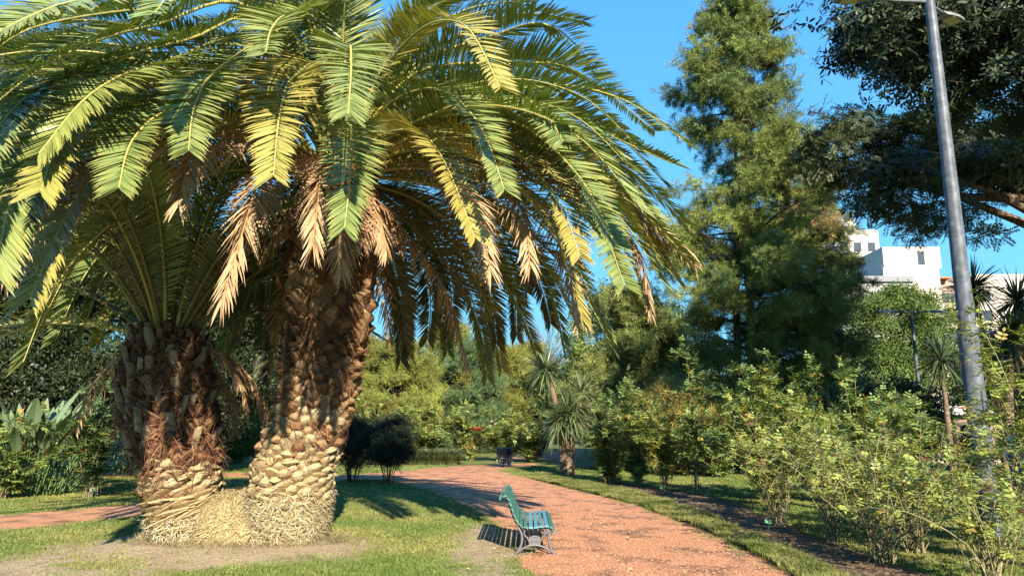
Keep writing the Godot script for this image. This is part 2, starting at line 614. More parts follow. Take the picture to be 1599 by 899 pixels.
func build_palms() -> void:
	var pale := []; var tan := []; var brown := []; var dark := []; var ridge := []; var stub := []
	for i in 6:
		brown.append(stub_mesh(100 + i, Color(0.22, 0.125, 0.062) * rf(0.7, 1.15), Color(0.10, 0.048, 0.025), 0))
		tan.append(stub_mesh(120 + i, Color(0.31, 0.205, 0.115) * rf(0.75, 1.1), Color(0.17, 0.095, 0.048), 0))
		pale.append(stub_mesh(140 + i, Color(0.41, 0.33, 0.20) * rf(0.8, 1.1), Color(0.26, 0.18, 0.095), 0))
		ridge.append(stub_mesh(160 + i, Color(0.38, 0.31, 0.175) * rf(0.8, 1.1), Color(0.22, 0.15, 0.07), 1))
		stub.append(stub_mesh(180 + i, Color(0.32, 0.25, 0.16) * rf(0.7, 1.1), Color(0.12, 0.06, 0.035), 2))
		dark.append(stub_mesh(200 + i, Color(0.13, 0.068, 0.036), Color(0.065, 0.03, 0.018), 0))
	# ---- large palm
	var ringsA := [[-3.26, -0.02, -11.15, 0.55], [-3.26, 0.45, -11.11, 0.62], [-3.17, 1.08, -11.07, 0.62], [-2.94, 1.82, -11.03, 0.57], [-2.84, 2.28, -10.99, 0.58], [-2.79, 2.85, -10.95, 0.65], [-2.75, 3.42, -10.91, 0.67], [-2.72, 4.0, -10.87, 0.69], [-2.72, 4.68, -10.83, 0.68], [-2.68, 5.5, -10.77, 0.5]]
	var A := thing("palm_tree", Vector3.ZERO, "tall date palm with a wide dome of arching fronds above a thick scaly trunk", "palm tree", "date palms on the lawn")
	var mixA := brown + tan
	palm_trunk(A, ringsA, 5.45, [
		{"y0": -9.0, "spec": [ridge, 0.20, 0.10, 0.10, 0.12, 0.05]},
		{"y0": 0.62, "spec": [pale + ridge, 0.22, 0.17, 0.16, 0.1, 0.0]},
		{"y0": 1.35, "spec": [tan + pale + brown, 0.24, 0.19, 0.19, 0.0, 0.0]},
		{"y0": 2.0, "spec": [mixA, 0.24, 0.19, 0.20, 0.0, 0.0]},
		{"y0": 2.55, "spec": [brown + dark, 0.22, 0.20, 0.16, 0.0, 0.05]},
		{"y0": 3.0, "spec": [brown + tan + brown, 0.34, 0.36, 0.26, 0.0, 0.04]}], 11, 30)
	R.seed = 77
	var onA := func(y0: float, y1: float) -> Array:
		var y := rf(y0, y1); var rg := ring_at(ringsA, y); var a := rf(0, TAU); var d := Vector3(cos(a), 0, sin(a))
		return [rg[0] + d * rg[1] * rf(0.93, 1.06), d, (Vector3(0, rf(-1.0, 0.35), 0) + d.cross(Vector3.UP) * rf(-0.9, 0.9)).normalized()]
	strands(A, "root_fibres", 6000, func(): return onA.call(0.02, 0.62 + pow(R.randf(), 2.0) * 0.25), 0.05, 0.15, 0.0038, [Color(0.374, 0.32, 0.184), Color(0.306, 0.245, 0.136), Color(0.408, 0.374, 0.272), Color(0.245, 0.184, 0.0884)])
	strands(A, "bark_fibres", 800, func(): return onA.call(1.2, 4.6), 0.06, 0.22, 0.006, [Color(0.177, 0.0816, 0.0408), Color(0.245, 0.136, 0.068), Color(0.122, 0.0544, 0.034)])
	# fused foot between the two trunks, shaggy with old roots
	var b := MB.new()
	for i in 17:
		for k in 25:
			var th := PI * 0.55 * i / 16.0
			var a := TAU * k / 24.0
			var r := 1.0 + 0.1 * noise.get_noise_3d(cos(a) * 90, i * 20.0, sin(a) * 90)
			var d := Vector3(sin(th) * cos(a), cos(th), sin(th) * sin(a))
			b.v.append(Vector3(-3.95, -0.02, -11.1) + d * Vector3(0.85, 0.78, 0.56) * r); b.n.append(d); b.c.append(Color.WHITE)
	for i in 16:
		for k in 24:
			var a := i * 25 + k
			b.ix.append_array(PackedInt32Array([a, a + 26, a + 1, a, a + 25, a + 26]))
	part("root_mound", b.mesh(), M.root_mat, A)
	var onM := func() -> Array:
		var th := acos(R.randf()); var a := rf(0, TAU); var d := Vector3(sin(th) * cos(a), cos(th), sin(th) * sin(a))
		return [Vector3(-3.95, -0.02, -11.1) + d * Vector3(0.86, 0.79, 0.57) * rf(0.97, 1.05), d, (Vector3(0, -0.8, 0) + rdir() * 0.9).normalized()]
	strands(A, "root_fibres", 6500, onM, 0.05, 0.16, 0.0038, [Color(0.374, 0.306, 0.15), Color(0.326, 0.258, 0.129), Color(0.408, 0.36, 0.231), Color(0.272, 0.211, 0.0952)])
	var skirt := func() -> Array:
		var a := rf(0, TAU); var d := Vector3(cos(a), 0, sin(a)); var c := Vector3(-3.9, 0.0, -11.12)
		var p := c + d * Vector3(1.45, 0, 0.75) * rf(0.8, 1.15)
		return [Vector3(p.x, hgt(p.x, p.z), p.z), Vector3.UP, (d * 0.8 + rdir() * 0.7).normalized()]
	strands(A, "root_fibres", 4200, skirt, 0.04, 0.15, 0.0038, [Color(0.34, 0.286, 0.15), Color(0.272, 0.204, 0.109), Color(0.34, 0.306, 0.204)])
	var heart := Vector3(-2.66, 5.4, -10.77)
	var hero := [
		["g", [Vector3(-3.49, 7.34, -9.19), Vector3(-4.75, 6.91, -8.63), Vector3(-4.62, 5.5, -6.61), Vector3(-4.54, 4.73, -5.85)]],
		["g", [Vector3(-3.38, 7.15, -9.43), Vector3(-3.93, 6.25, -8.21), Vector3(-4.3, 5.04, -6.7), Vector3(-4.4, 4.23, -6.1)]],
		["y", [Vector3(-3.62, 6.62, -9.72), Vector3(-4.19, 5.45, -7.85), Vector3(-4.24, 4.65, -6.72), Vector3(-4.03, 3.63, -6.05)]],
		["g", [Vector3(-3.56, 6.57, -9.8), Vector3(-3.76, 5.2, -7.77), Vector3(-3.74, 4.47, -6.91), Vector3(-3.57, 3.79, -6.42)]],
		["g", [Vector3(-3.26, 6.94, -9.67), Vector3(-3.39, 5.78, -7.99), Vector3(-3.21, 4.89, -7.02), Vector3(-2.97, 4.15, -6.43)]],
		["y", [Vector3(-2.6, 6.48, -9.48), Vector3(-2.5, 5.59, -7.86), Vector3(-2.34, 4.81, -7), Vector3(-2.17, 3.9, -6.41)]],
		["g", [Vector3(-2.72, 7.25, -9.61), Vector3(-2.63, 6.4, -7.94), Vector3(-2.43, 5.62, -6.86), Vector3(-2.3, 5.09, -6.37)]],
		["g", [Vector3(-2.43, 6.79, -10.06), Vector3(-1.91, 6.07, -8.03), Vector3(-1.66, 5.27, -7.07), Vector3(-1.55, 4.56, -6.56)]],
		["g", [Vector3(-2.22, 5.54, -9.53), Vector3(-1.91, 5.14, -8.26), Vector3(-1.74, 4.42, -7.6), Vector3(-1.7, 3.64, -7.25)]],
		["y", [Vector3(-2.09, 6.59, -10.26), Vector3(-1.28, 6.87, -9.12), Vector3(-0.56, 6.13, -7.65), Vector3(-0.12, 4.95, -6.79)]],
		["g", [Vector3(-1.7, 6.76, -10.19), Vector3(-0.27, 7.19, -9.77), Vector3(0.63, 7.14, -9.5), Vector3(1.81, 7.31, -12)]],
		["g", [Vector3(-1.52, 6.77, -10.2), Vector3(0, 6.85, -9.97), Vector3(0.94, 6.75, -9.98), Vector3(2.33, 6.41, -11.39)]],
		["g", [Vector3(-1.92, 6.36, -10.42), Vector3(-1.01, 6.06, -9.12), Vector3(-0.4, 5.13, -8.05), Vector3(-0.08, 4.06, -7.27)]],
		["y", [Vector3(-1.95, 5.79, -10.15), Vector3(-1.27, 5.53, -9.28), Vector3(-0.82, 4.8, -8.41), Vector3(-0.4, 3.67, -7.74)]],
		["g", [Vector3(-1.43, 6.61, -10.31), Vector3(-0.18, 6.64, -10.16), Vector3(0.39, 5.38, -8.43), Vector3(0.57, 4.78, -7.78)]],
		["g", [Vector3(-1.34, 6.53, -10.36), Vector3(0.29, 6.44, -10.15), Vector3(1.35, 5.69, -9.79), Vector3(2.06, 4.98, -9.02)]],
		["g", [Vector3(-1.35, 6.21, -10.54), Vector3(0, 5.8, -9.6), Vector3(0.8, 4.76, -8.76), Vector3(1.16, 3.69, -8.11)]],
		["g", [Vector3(-1.16, 6.29, -10.5), Vector3(0.57, 6, -10.3), Vector3(1.66, 5.06, -10.15), Vector3(2.3, 3.97, -9.93)]],
		["y", [Vector3(-1.31, 5.88, -10.24), Vector3(-0.08, 5.41, -9.57), Vector3(0.56, 4.47, -8.87), Vector3(0.77, 3.57, -8.2)]],
		["g", [Vector3(-1.34, 6.05, -10.42), Vector3(0.39, 5.6, -10.55), Vector3(1.14, 4.46, -9.71), Vector3(1.35, 3.33, -8.7)]],
		["y", [Vector3(-1.06, 6.12, -10.58), Vector3(0.86, 5.62, -10.36), Vector3(1.83, 4.5, -10.19), Vector3(2.29, 3.62, -9.96)]],
		["y", [Vector3(-3.3, 5.53, -8.99), Vector3(-4.09, 4.67, -7.88), Vector3(-4.34, 3.9, -7.09), Vector3(-4.33, 2.8, -6.55)]],
		["g", [Vector3(-3.6, 6.02, -9.27), Vector3(-4.36, 4.92, -7.4), Vector3(-4.43, 3.93, -6.42), Vector3(-4.28, 2.94, -5.98)]],
		["g", [Vector3(-3.95, 6.48, -9.64), Vector3(-4.5, 5.27, -7.22), Vector3(-4.45, 4.45, -6.19), Vector3(-4.33, 3.49, -5.64)]],
		["g", [Vector3(-3.28, 7.58, -9.05), Vector3(-4.13, 6.96, -8.17), Vector3(-4.12, 5.48, -6.19), Vector3(-4.3, 4.66, -5.45)]],
		["g", [Vector3(-3.51, 7.24, -9.27), Vector3(-4.14, 6.22, -7.83), Vector3(-4.14, 5.04, -6.31), Vector3(-4.26, 4.19, -5.63)]],
		["g", [Vector3(-3.5, 6.93, -9.56), Vector3(-3.98, 5.81, -7.89), Vector3(-3.98, 4.83, -6.6), Vector3(-4.09, 3.98, -6.06)]],
		["y", [Vector3(-3.53, 5.95, -9.32), Vector3(-4.15, 4.8, -7.54), Vector3(-4.3, 4.02, -6.68), Vector3(-4.34, 3.11, -6.26)]],
		["g", [Vector3(-2.91, 7.54, -9.27), Vector3(-3.11, 6.85, -7.74), Vector3(-3.07, 5.92, -6.41), Vector3(-2.95, 5.01, -5.57)]],
		["g", [Vector3(-3.37, 6.74, -9.76), Vector3(-4.9, 7.07, -11.25), Vector3(-5.98, 6.77, -12.12), Vector3(-6.58, 5.9, -13.02)]],
		["b", [Vector3(-2.97, 5.16, -9.62), Vector3(-3.07, 4.73, -8.69), Vector3(-3.01, 3.99, -8.1), Vector3(-3.06, 2.98, -7.69)]],
		["b", [Vector3(-2.61, 5.23, -9.56), Vector3(-2.35, 4.95, -8.6), Vector3(-2.17, 4.33, -7.97), Vector3(-2.13, 3.55, -7.67)]],
		["b", [Vector3(-3.2, 5.38, -9.48), Vector3(-3.59, 4.98, -8.37), Vector3(-3.53, 4.53, -7.69), Vector3(-3.44, 3.92, -7.33)]],
		["b", [Vector3(-2.44, 4.65, -10.06), Vector3(-2.29, 4.39, -9.64), Vector3(-2.23, 4.07, -9.41), Vector3(-2.21, 3.67, -9.38)]],
		["b", [Vector3(-1.5, 5.52, -10.35), Vector3(-0.78, 4.97, -9.61), Vector3(-0.44, 4.33, -8.96), Vector3(-0.26, 3.5, -8.58)]],
		["b", [Vector3(-1.37, 5.77, -10.75), Vector3(-0.27, 5.17, -9.93), Vector3(0.13, 4.39, -9.19), Vector3(0.22, 3.58, -8.75)]],
		["b", [Vector3(-1.18, 5.59, -10.82), Vector3(0.3, 5.16, -10.73), Vector3(0.7, 4.09, -9.69), Vector3(0.86, 3.08, -9.31)]],
		["b", [Vector3(-1.07, 5.86, -10.7), Vector3(0.95, 5.17, -10.48), Vector3(1.75, 4.24, -10.29), Vector3(1.93, 3.31, -10.22)]],
		["b", [Vector3(-3.33, 5.41, -9.1), Vector3(-4.18, 4.55, -7.38), Vector3(-4.39, 3.79, -6.57), Vector3(-4.28, 2.96, -6.08)]],
		["b", [Vector3(-0.97, 5.95, -10.66), Vector3(1.13, 5.41, -10.32), Vector3(2.07, 4.46, -10.03), Vector3(2.45, 3.99, -9.81)]],
		["d", [Vector3(-2.12, 5.18, -11.83), Vector3(-2.15, 4.64, -12.78), Vector3(-2.04, 3.77, -13.11), Vector3(-1.98, 2.86, -13.12)]],
		["d", [Vector3(-1.81, 5.2, -11.88), Vector3(-1.59, 4.64, -12.8), Vector3(-1.48, 3.91, -13.25), Vector3(-1.56, 3.25, -13.61)]],
		["d", [Vector3(-1.72, 5.33, -11.95), Vector3(-1.25, 4.66, -12.85), Vector3(-1.1, 3.92, -13.31), Vector3(-1.19, 3.33, -13.77)]],
		["d", [Vector3(-1.61, 5.34, -11.99), Vector3(-0.8, 4.79, -12.94), Vector3(-0.41, 4.06, -13.42), Vector3(-0.29, 3.2, -13.66)]],
		["d", [Vector3(-1.51, 5.36, -12.04), Vector3(-0.34, 4.88, -12.79), Vector3(0.01, 4.18, -13.38), Vector3(0.08, 3.33, -13.73)]],
		["d", [Vector3(-1.29, 5.44, -11.96), Vector3(0.12, 4.85, -12.7), Vector3(0.53, 4.15, -13.25), Vector3(0.71, 3.54, -13.52)]],
		["d", [Vector3(-3.58, 5.05, -11.4), Vector3(-4.05, 4.5, -12.19), Vector3(-4.26, 3.7, -12.64), Vector3(-4.2, 2.47, -12.46)]],
		["d", [Vector3(-3.73, 5.1, -11.56), Vector3(-4.41, 4.73, -12.23), Vector3(-4.75, 4.37, -12.63), Vector3(-4.81, 3.49, -12.75)]],
	]
	R.seed = 5
	for h in hero:
		var pts: Array = [heart]
		pts.append_array(h[1])
		var ch: float = heart.distance_to(h[1][3])
		frond(A, pts, h[0], int(clampf(ch * 36.0, 70, 180)), rf(0.5, 0.62), heart)
	# the rest of the dome: azimuth counted anticlockwise from the +x axis
	R.seed = 21
	for i in 24:   # young upright heart
		frond(A, arc_frond(heart, i * 2.4, rf(1.1, 1.45), rf(-0.5, 0.45), rf(3.6, 4.9), 1.5), "s", 130, 0.56, heart)
	for i in 26:   # middle ring, mostly behind and to the sides
		var az := -0.35 + (PI + 0.7) * (i + rf(0.0, 1.0)) / 26.0
		frond(A, arc_frond(heart, az, rf(0.5, 0.95), rf(-1.3, -0.8), rf(4.8, 5.7), 1.15), "g", 155, 0.56, heart)
	for i in 20:
		var az := -0.6 + (PI + 1.2) * (i + rf(0.0, 1.0)) / 20.0
		frond(A, arc_frond(heart, az, rf(0.05, 0.4), rf(-1.5, -1.2), rf(4.4, 5.2), 0.9), "g" if i % 3 else "y", 145, 0.54, heart)
	for i in 12:   # extra layers to the right and front right
		frond(A, arc_frond(heart, rf(-0.75, 0.35), rf(0.3, 0.9), rf(-1.4, -0.95), rf(5.0, 5.7), 1.1), "g" if i % 4 else "y", 155, 0.56, heart)
	for i in 9:    # left and upper left, over the small palm
		frond(A, arc_frond(heart, 2.5 + 1.45 * (i + rf(0.0, 1.0)) / 9.0, rf(0.45, 1.05), rf(-1.0, -0.55), rf(5.2, 6.2), 1.2), "g", 165, 0.58, heart)
	for i in 5:    # front left, low layers
		frond(A, arc_frond(heart, 3.7 + 0.55 * (i + rf(0.0, 1.0)) / 5.0, rf(0.2, 0.6), rf(-1.3, -1.0), rf(4.6, 5.2), 1.0), "g" if i % 2 else "y", 118, 0.54, heart)
	for i in 16:   # skirt of dead fronds
		var az := TAU * (i + rf(0.0, 1.0)) / 16.0
		var front := sin(az) < -0.1
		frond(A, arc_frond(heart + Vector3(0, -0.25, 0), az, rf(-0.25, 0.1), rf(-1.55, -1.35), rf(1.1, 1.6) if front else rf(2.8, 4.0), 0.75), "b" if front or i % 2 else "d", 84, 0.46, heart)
	# ---- small palm
	var ringsB := [[-4.71, -0.01, -11.1, 0.47], [-4.76, 0.45, -11.08, 0.53], [-4.86, 1.17, -11.07, 0.62], [-5.04, 1.82, -11.05, 0.65], [-5.14, 2.28, -11.03, 0.64], [-5.15, 2.76, -11.02, 0.56], [-5.15, 3.15, -11.0, 0.36]]
	var B := thing("palm_tree", Vector3.ZERO, "shorter date palm in the shade of its tall twin, trunk shaggy with petiole stubs", "palm tree", "date palms on the lawn")
	palm_trunk(B, ringsB, 3.12, [
		{"y0": -9.0, "spec": [ridge, 0.5, 0.09, 0.13, 0.35, 0.0]},
		{"y0": 0.75, "spec": [pale + ridge, 0.24, 0.15, 0.17, 0.15, 0.0]},
		{"y0": 1.12, "spec": [dark + brown, 0.2, 0.16, 0.12, 0.0, 0.1]},
		{"y0": 1.4, "spec": [stub + dark + brown + dark, 0.15, 0.28, 0.22, 0.0, 0.05]}], 29, 26)
	R.seed = 78
	var onB := func(y0: float, y1: float) -> Array:
		var y := rf(y0, y1); var rg := ring_at(ringsB, y); var a := rf(0, TAU); var d := Vector3(cos(a), 0, sin(a))
		return [rg[0] + d * rg[1] * rf(0.92, 1.08), d, (Vector3(0, rf(-1.0, 0.6), 0) + d.cross(Vector3.UP) * rf(-0.6, 0.6)).normalized()]
	strands(B, "root_fibres", 1400, func(): return onB.call(0.0, 0.4), 0.05, 0.14, 0.0038, [Color(0.374, 0.34, 0.224), Color(0.306, 0.258, 0.15), Color(0.422, 0.394, 0.299)])
	strands(B, "bark_fibres", 1500, func(): return onB.call(1.0, 3.0), 0.1, 0.4, 0.006, [Color(0.136, 0.0578, 0.034), Color(0.204, 0.109, 0.0612), Color(0.0884, 0.0408, 0.0272)])
	var hb := Vector3(-5.15, 3.0, -11.0)
	R.seed = 31
	for i in 30:
		var az := i * 2.4 + rf(-0.2, 0.2)
		var lay := float(i) / 30.0
		var e0 := lerpf(1.45, 0.55, lay) + rf(-0.1, 0.1)
		if sin(az) < -0.3: e0 = maxf(e0, 0.95)
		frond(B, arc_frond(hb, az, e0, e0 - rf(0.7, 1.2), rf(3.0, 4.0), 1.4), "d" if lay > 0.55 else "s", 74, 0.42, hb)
	for q in [[2.75, 0.55, 3.8], [2.95, 0.25, 3.6], [2.45, 0.8, 4.0], [2.2, 1.05, 4.0], [3.3, 0.2, 3.6], [0.4, 1.0, 3.2], [0.75, 0.9, 3.4]]:
		frond(B, arc_frond(hb, q[0], q[1], q[1] - 0.9, q[2], 1.5), "s", 74, 0.44, hb)
	for i in 9:
		var az := PI * 0.9 * i / 8.0
		frond(B, arc_frond(hb + Vector3(0, -0.1, 0), az, rf(-0.2, 0.2), -1.4, rf(1.4, 2.0), 0.8), "b", 44, 0.34, hb)

# ---------------------------------------------------------------- other plants
func rose_bush(label: String, at: Vector3, h: float, spread: float, canes: int, leaves: int, ca: Color, cb: Color, seed_: int, bare := 0.25, lscale := 1.0) -> Node3D:
	R.seed = seed_
	var o := thing("rose_bush", at, label, "rose bush", "rose bushes in the garden beds")
	var xf := []
	var cols := []
	var lines := []
	for k in canes:
		var a := rf(0, TAU)
		var lean := rf(0.1, 1.0) * spread
		var hh := h * (rf(0.5, 0.95) if k % 5 else rf(1.0, 1.3))
		var p0 := Vector3(rf(-0.12, 0.12), -0.05, rf(-0.12, 0.12))
		var e := Vector3(cos(a) * lean, hh, sin(a) * lean)
		var m := p0.lerp(e, 0.5) + Vector3(-cos(a) * lean * 0.15, hh * 0.08, -sin(a) * lean * 0.15) + rdir() * 0.08
		var p := spline([p0, m, e, e + Vector3(cos(a) * 0.2, rf(-0.15, 0.1), sin(a) * 0.2)], 9)
		var rad := []
		for i in p.size(): rad.append(lerpf(0.011, 0.003, float(i) / (p.size() - 1)) * rf(0.9, 1.1))
		var b := MB.new()
		var woody := Color(0.16, 0.12, 0.07).lerp(Color(0.28, 0.24, 0.14), R.randf())
		b.tube(p, rad, 4, woody, Color(0.14, 0.16, 0.05))
		lines.append(p)
		for t in 8:
			var i0 := R.randi_range(1, p.size() - 2)
			var q: Vector3 = p[i0]
			var d := (rdir() + Vector3(0, 0.5, 0)).normalized()
			var l := rf(0.2, 0.5) * minf(1.0, h / 1.6)
			var tw := spline([q, q + d * l * 0.5 + Vector3(0, 0.04, 0), q + d * l], 4)
			b.tube(tw, [0.0045, 0.004, 0.0035, 0.003, 0.002], 3, Color(0.15, 0.15, 0.06).lerp(Color(0.3, 0.24, 0.15), R.randf()))
			lines.append(tw)
		part("cane", b.mesh(), M.cane, o)
	for i in leaves:
		var p: Array = lines[R.randi() % lines.size()]
		var s := rf(0.0, p.size() - 1.01)
		var k := int(s)
		var q: Vector3 = p[k].lerp(p[k + 1], s - k)
		if q.y < h * bare * rf(0.6, 1.4): continue
		q += rdir() * 0.05
		var d := rdir(); d.y *= 0.5
		var cc := ca.lerp(cb, R.randf()) * rf(0.8, 1.2)
		if R.randf() < 0.05: cc = Color(0.32, 0.26, 0.04)
		elif R.randf() < 0.03: cc = Color(0.25, 0.10, 0.05)
		xf.append(Transform3D(Basis.looking_at(-d.normalized(), Vector3(0.05, 1, 0.02) + rdir() * 0.35) * Basis.from_scale(Vector3.ONE * lscale * rf(0.75, 1.35)), q))
		cols.append(Color(cc.r, cc.g, cc.b))
	scatter("foliage", M.rose_leaf_mesh, M.leaf_thin, o, xf, cols)
	return o

func bloom(o: Node3D, at: Vector3, r: float, col: Color) -> void:
	var b := MB.new()
	for ring in 3:
		var n := 6 - ring
		for i in n:
			var a := TAU * i / n + ring * 0.5
			var up := 0.35 + ring * 0.55
			var d := Vector3(cos(a), up, sin(a)).normalized()
			var w := Vector3(-sin(a), 0, cos(a)) * r * (0.55 - ring * 0.1)
			b.blade(Vector3(0, ring * r * 0.1, 0), d, w, r * (1.0 - ring * 0.12), Vector3(0, r * 0.15, 0), col * (1.0 - ring * 0.1), col)
	part("bloom", b.mesh(), M.petal, o, Transform3D(Basis.IDENTITY, at))

func sword_head(o: Node3D, at: Vector3, n: int, ln: float, wid: float, ca: Color, cb: Color, low: float, called := "leaf_head") -> void:
	var b := MB.new()
	for i in n:
		var y := rf(low, 1.0)
		var a := rf(0, TAU)
		var s := sqrt(1.0 - y * y)
		var d := Vector3(cos(a) * s, y, sin(a) * s).normalized()
		var w := d.cross(Vector3.UP + rdir() * 0.5).normalized() * wid * 0.5
		var c := ca.lerp(cb, R.randf()) * rf(0.8, 1.15)
		var l := ln * rf(0.75, 1.1)
		var p0 := at + Vector3(0, rf(-0.18, 0.1), 0) * ln * 0.4
		b.blade(p0, d, w, l, Vector3(0, -l * rf(0.08, 0.35) * (1.1 - y), 0), c, c * rf(0.8, 1.0))
	part(called, b.mesh(), M.leaf_gloss, o).set_meta("kind", "stuff")

func cabbage_tree(label: String, at: Vector3, heads: Array, ca: Color, cb: Color, seed_: int, n := 190, ln := 0.95) -> Node3D:
	R.seed = seed_
	var o := thing("cabbage_tree", at, label, "cabbage tree", "cabbage trees with sword leaves")
	for h in heads:
		var e: Vector3 = h[0]
		var p := spline([Vector3(e.x * 0.2, -0.1, e.z * 0.2), Vector3(e.x * 0.35, e.y * 0.5, e.z * 0.35), e], 8)
		var rad := []
		for i in p.size(): rad.append(lerpf(h[2], h[2] * 0.55, float(i) / (p.size() - 1)) * rf(0.9, 1.12))
		var b := MB.new()
		b.tube(p, rad, 8, Color(1, 1, 1))
		part("trunk", b.mesh(), M.cord_bark, o)
		sword_head(o, e, int(n * h[1]), ln * h[1], 0.045, ca, cb, h[3])
		if h.size() > 4:
			sword_head(o, e + Vector3(0, -0.35, 0), int(n * 0.5), ln * 0.9, 0.04, Color(0.18, 0.13, 0.07), Color(0.1, 0.08, 0.05), -0.98, "dead_leaf_skirt")
	return o

func conifer(called: String, label: String, at: Vector3, H: float, Rmax: float, seed_: int, ca: Color, cb: Color, cc3: Color, trunks: Array, mesh: Mesh, sc: float, dens: float, y0: float, pw := 0.75, droop := 0.25, ystep := 0.13) -> Node3D:
	R.seed = seed_
	var o := thing(called, at, label, "tree", "conifers beyond the rose beds")
	var xf := []
	var cols := []
	for t in trunks:
		trunk_part(o, [Vector3(t[0], -0.1, t[1]), Vector3(t[0] * 0.6, H * 0.4, t[1] * 0.6), Vector3(t[0] * 0.2, H * t[2], t[1] * 0.2)], t[3], 0.04, M.bark)
	var y := y0
	while y < H - 0.2:
		var f := (y - y0) / (H - y0)
		var reach := Rmax * pow(1.0 - f, pw) * (0.35 + 0.65 * smoothstep(-0.02, 0.22, f)) + 0.25
		var az := rf(0, TAU)
		var L := reach * rf(0.5, 1.22) * (1.0 + 0.25 * noise.get_noise_2d(az * 60.0, y * 25.0))
		var base := Vector3(0, y, 0)
		var tip := Vector3(cos(az) * L, y + L * rf(-0.15, 0.22), sin(az) * L)
		var tone := ca.lerp(cb, R.randf()) * rf(0.8, 1.2)
		if R.randf() < 0.06: tone = cc3
		var b := MB.new()
		if L > 0.8:
			b.tube([base, base.lerp(tip, 0.5) + Vector3(0, L * 0.06, 0), tip], [0.06, 0.035, 0.012], 4, Color(1, 1, 1))
			part("branch", b.mesh(), M.bark, o)
		var tufts := 2 + int(L * 1.1)
		for tf in tufts:
			var s := lerpf(0.3, 1.0, (tf + R.randf()) / tufts)
			var wd := 0.12 + 0.2 * L * (1.15 - s)
			var cen := base.lerp(tip, s) + Vector3(R.randfn() * wd, R.randfn() * 0.12 - droop * R.randf(), R.randfn() * wd)
			var tt := tone * rf(0.75, 1.2)
			for i in int(dens):
				var q := cen + Vector3(R.randfn() * 0.26, R.randfn() * 0.16, R.randfn() * 0.26)
				var d := ((tip - base).normalized() * 0.6 + Vector3(0, 0.55 - droop * 1.4, 0) + rdir() * 0.65).normalized()
				xf.append(Transform3D(frame_of(d, rf(0, TAU)) * Basis.from_scale(Vector3.ONE * sc * rf(0.7, 1.25)), q))
				var c2 := tt * rf(0.82, 1.18)
				cols.append(Color(c2.r, c2.g, c2.b))
		y += ystep * rf(0.6, 1.3) * (1.0 if f < 0.8 else 0.7)
	scatter("crown", mesh, M.leaf_soft, o, xf, cols)
	return o

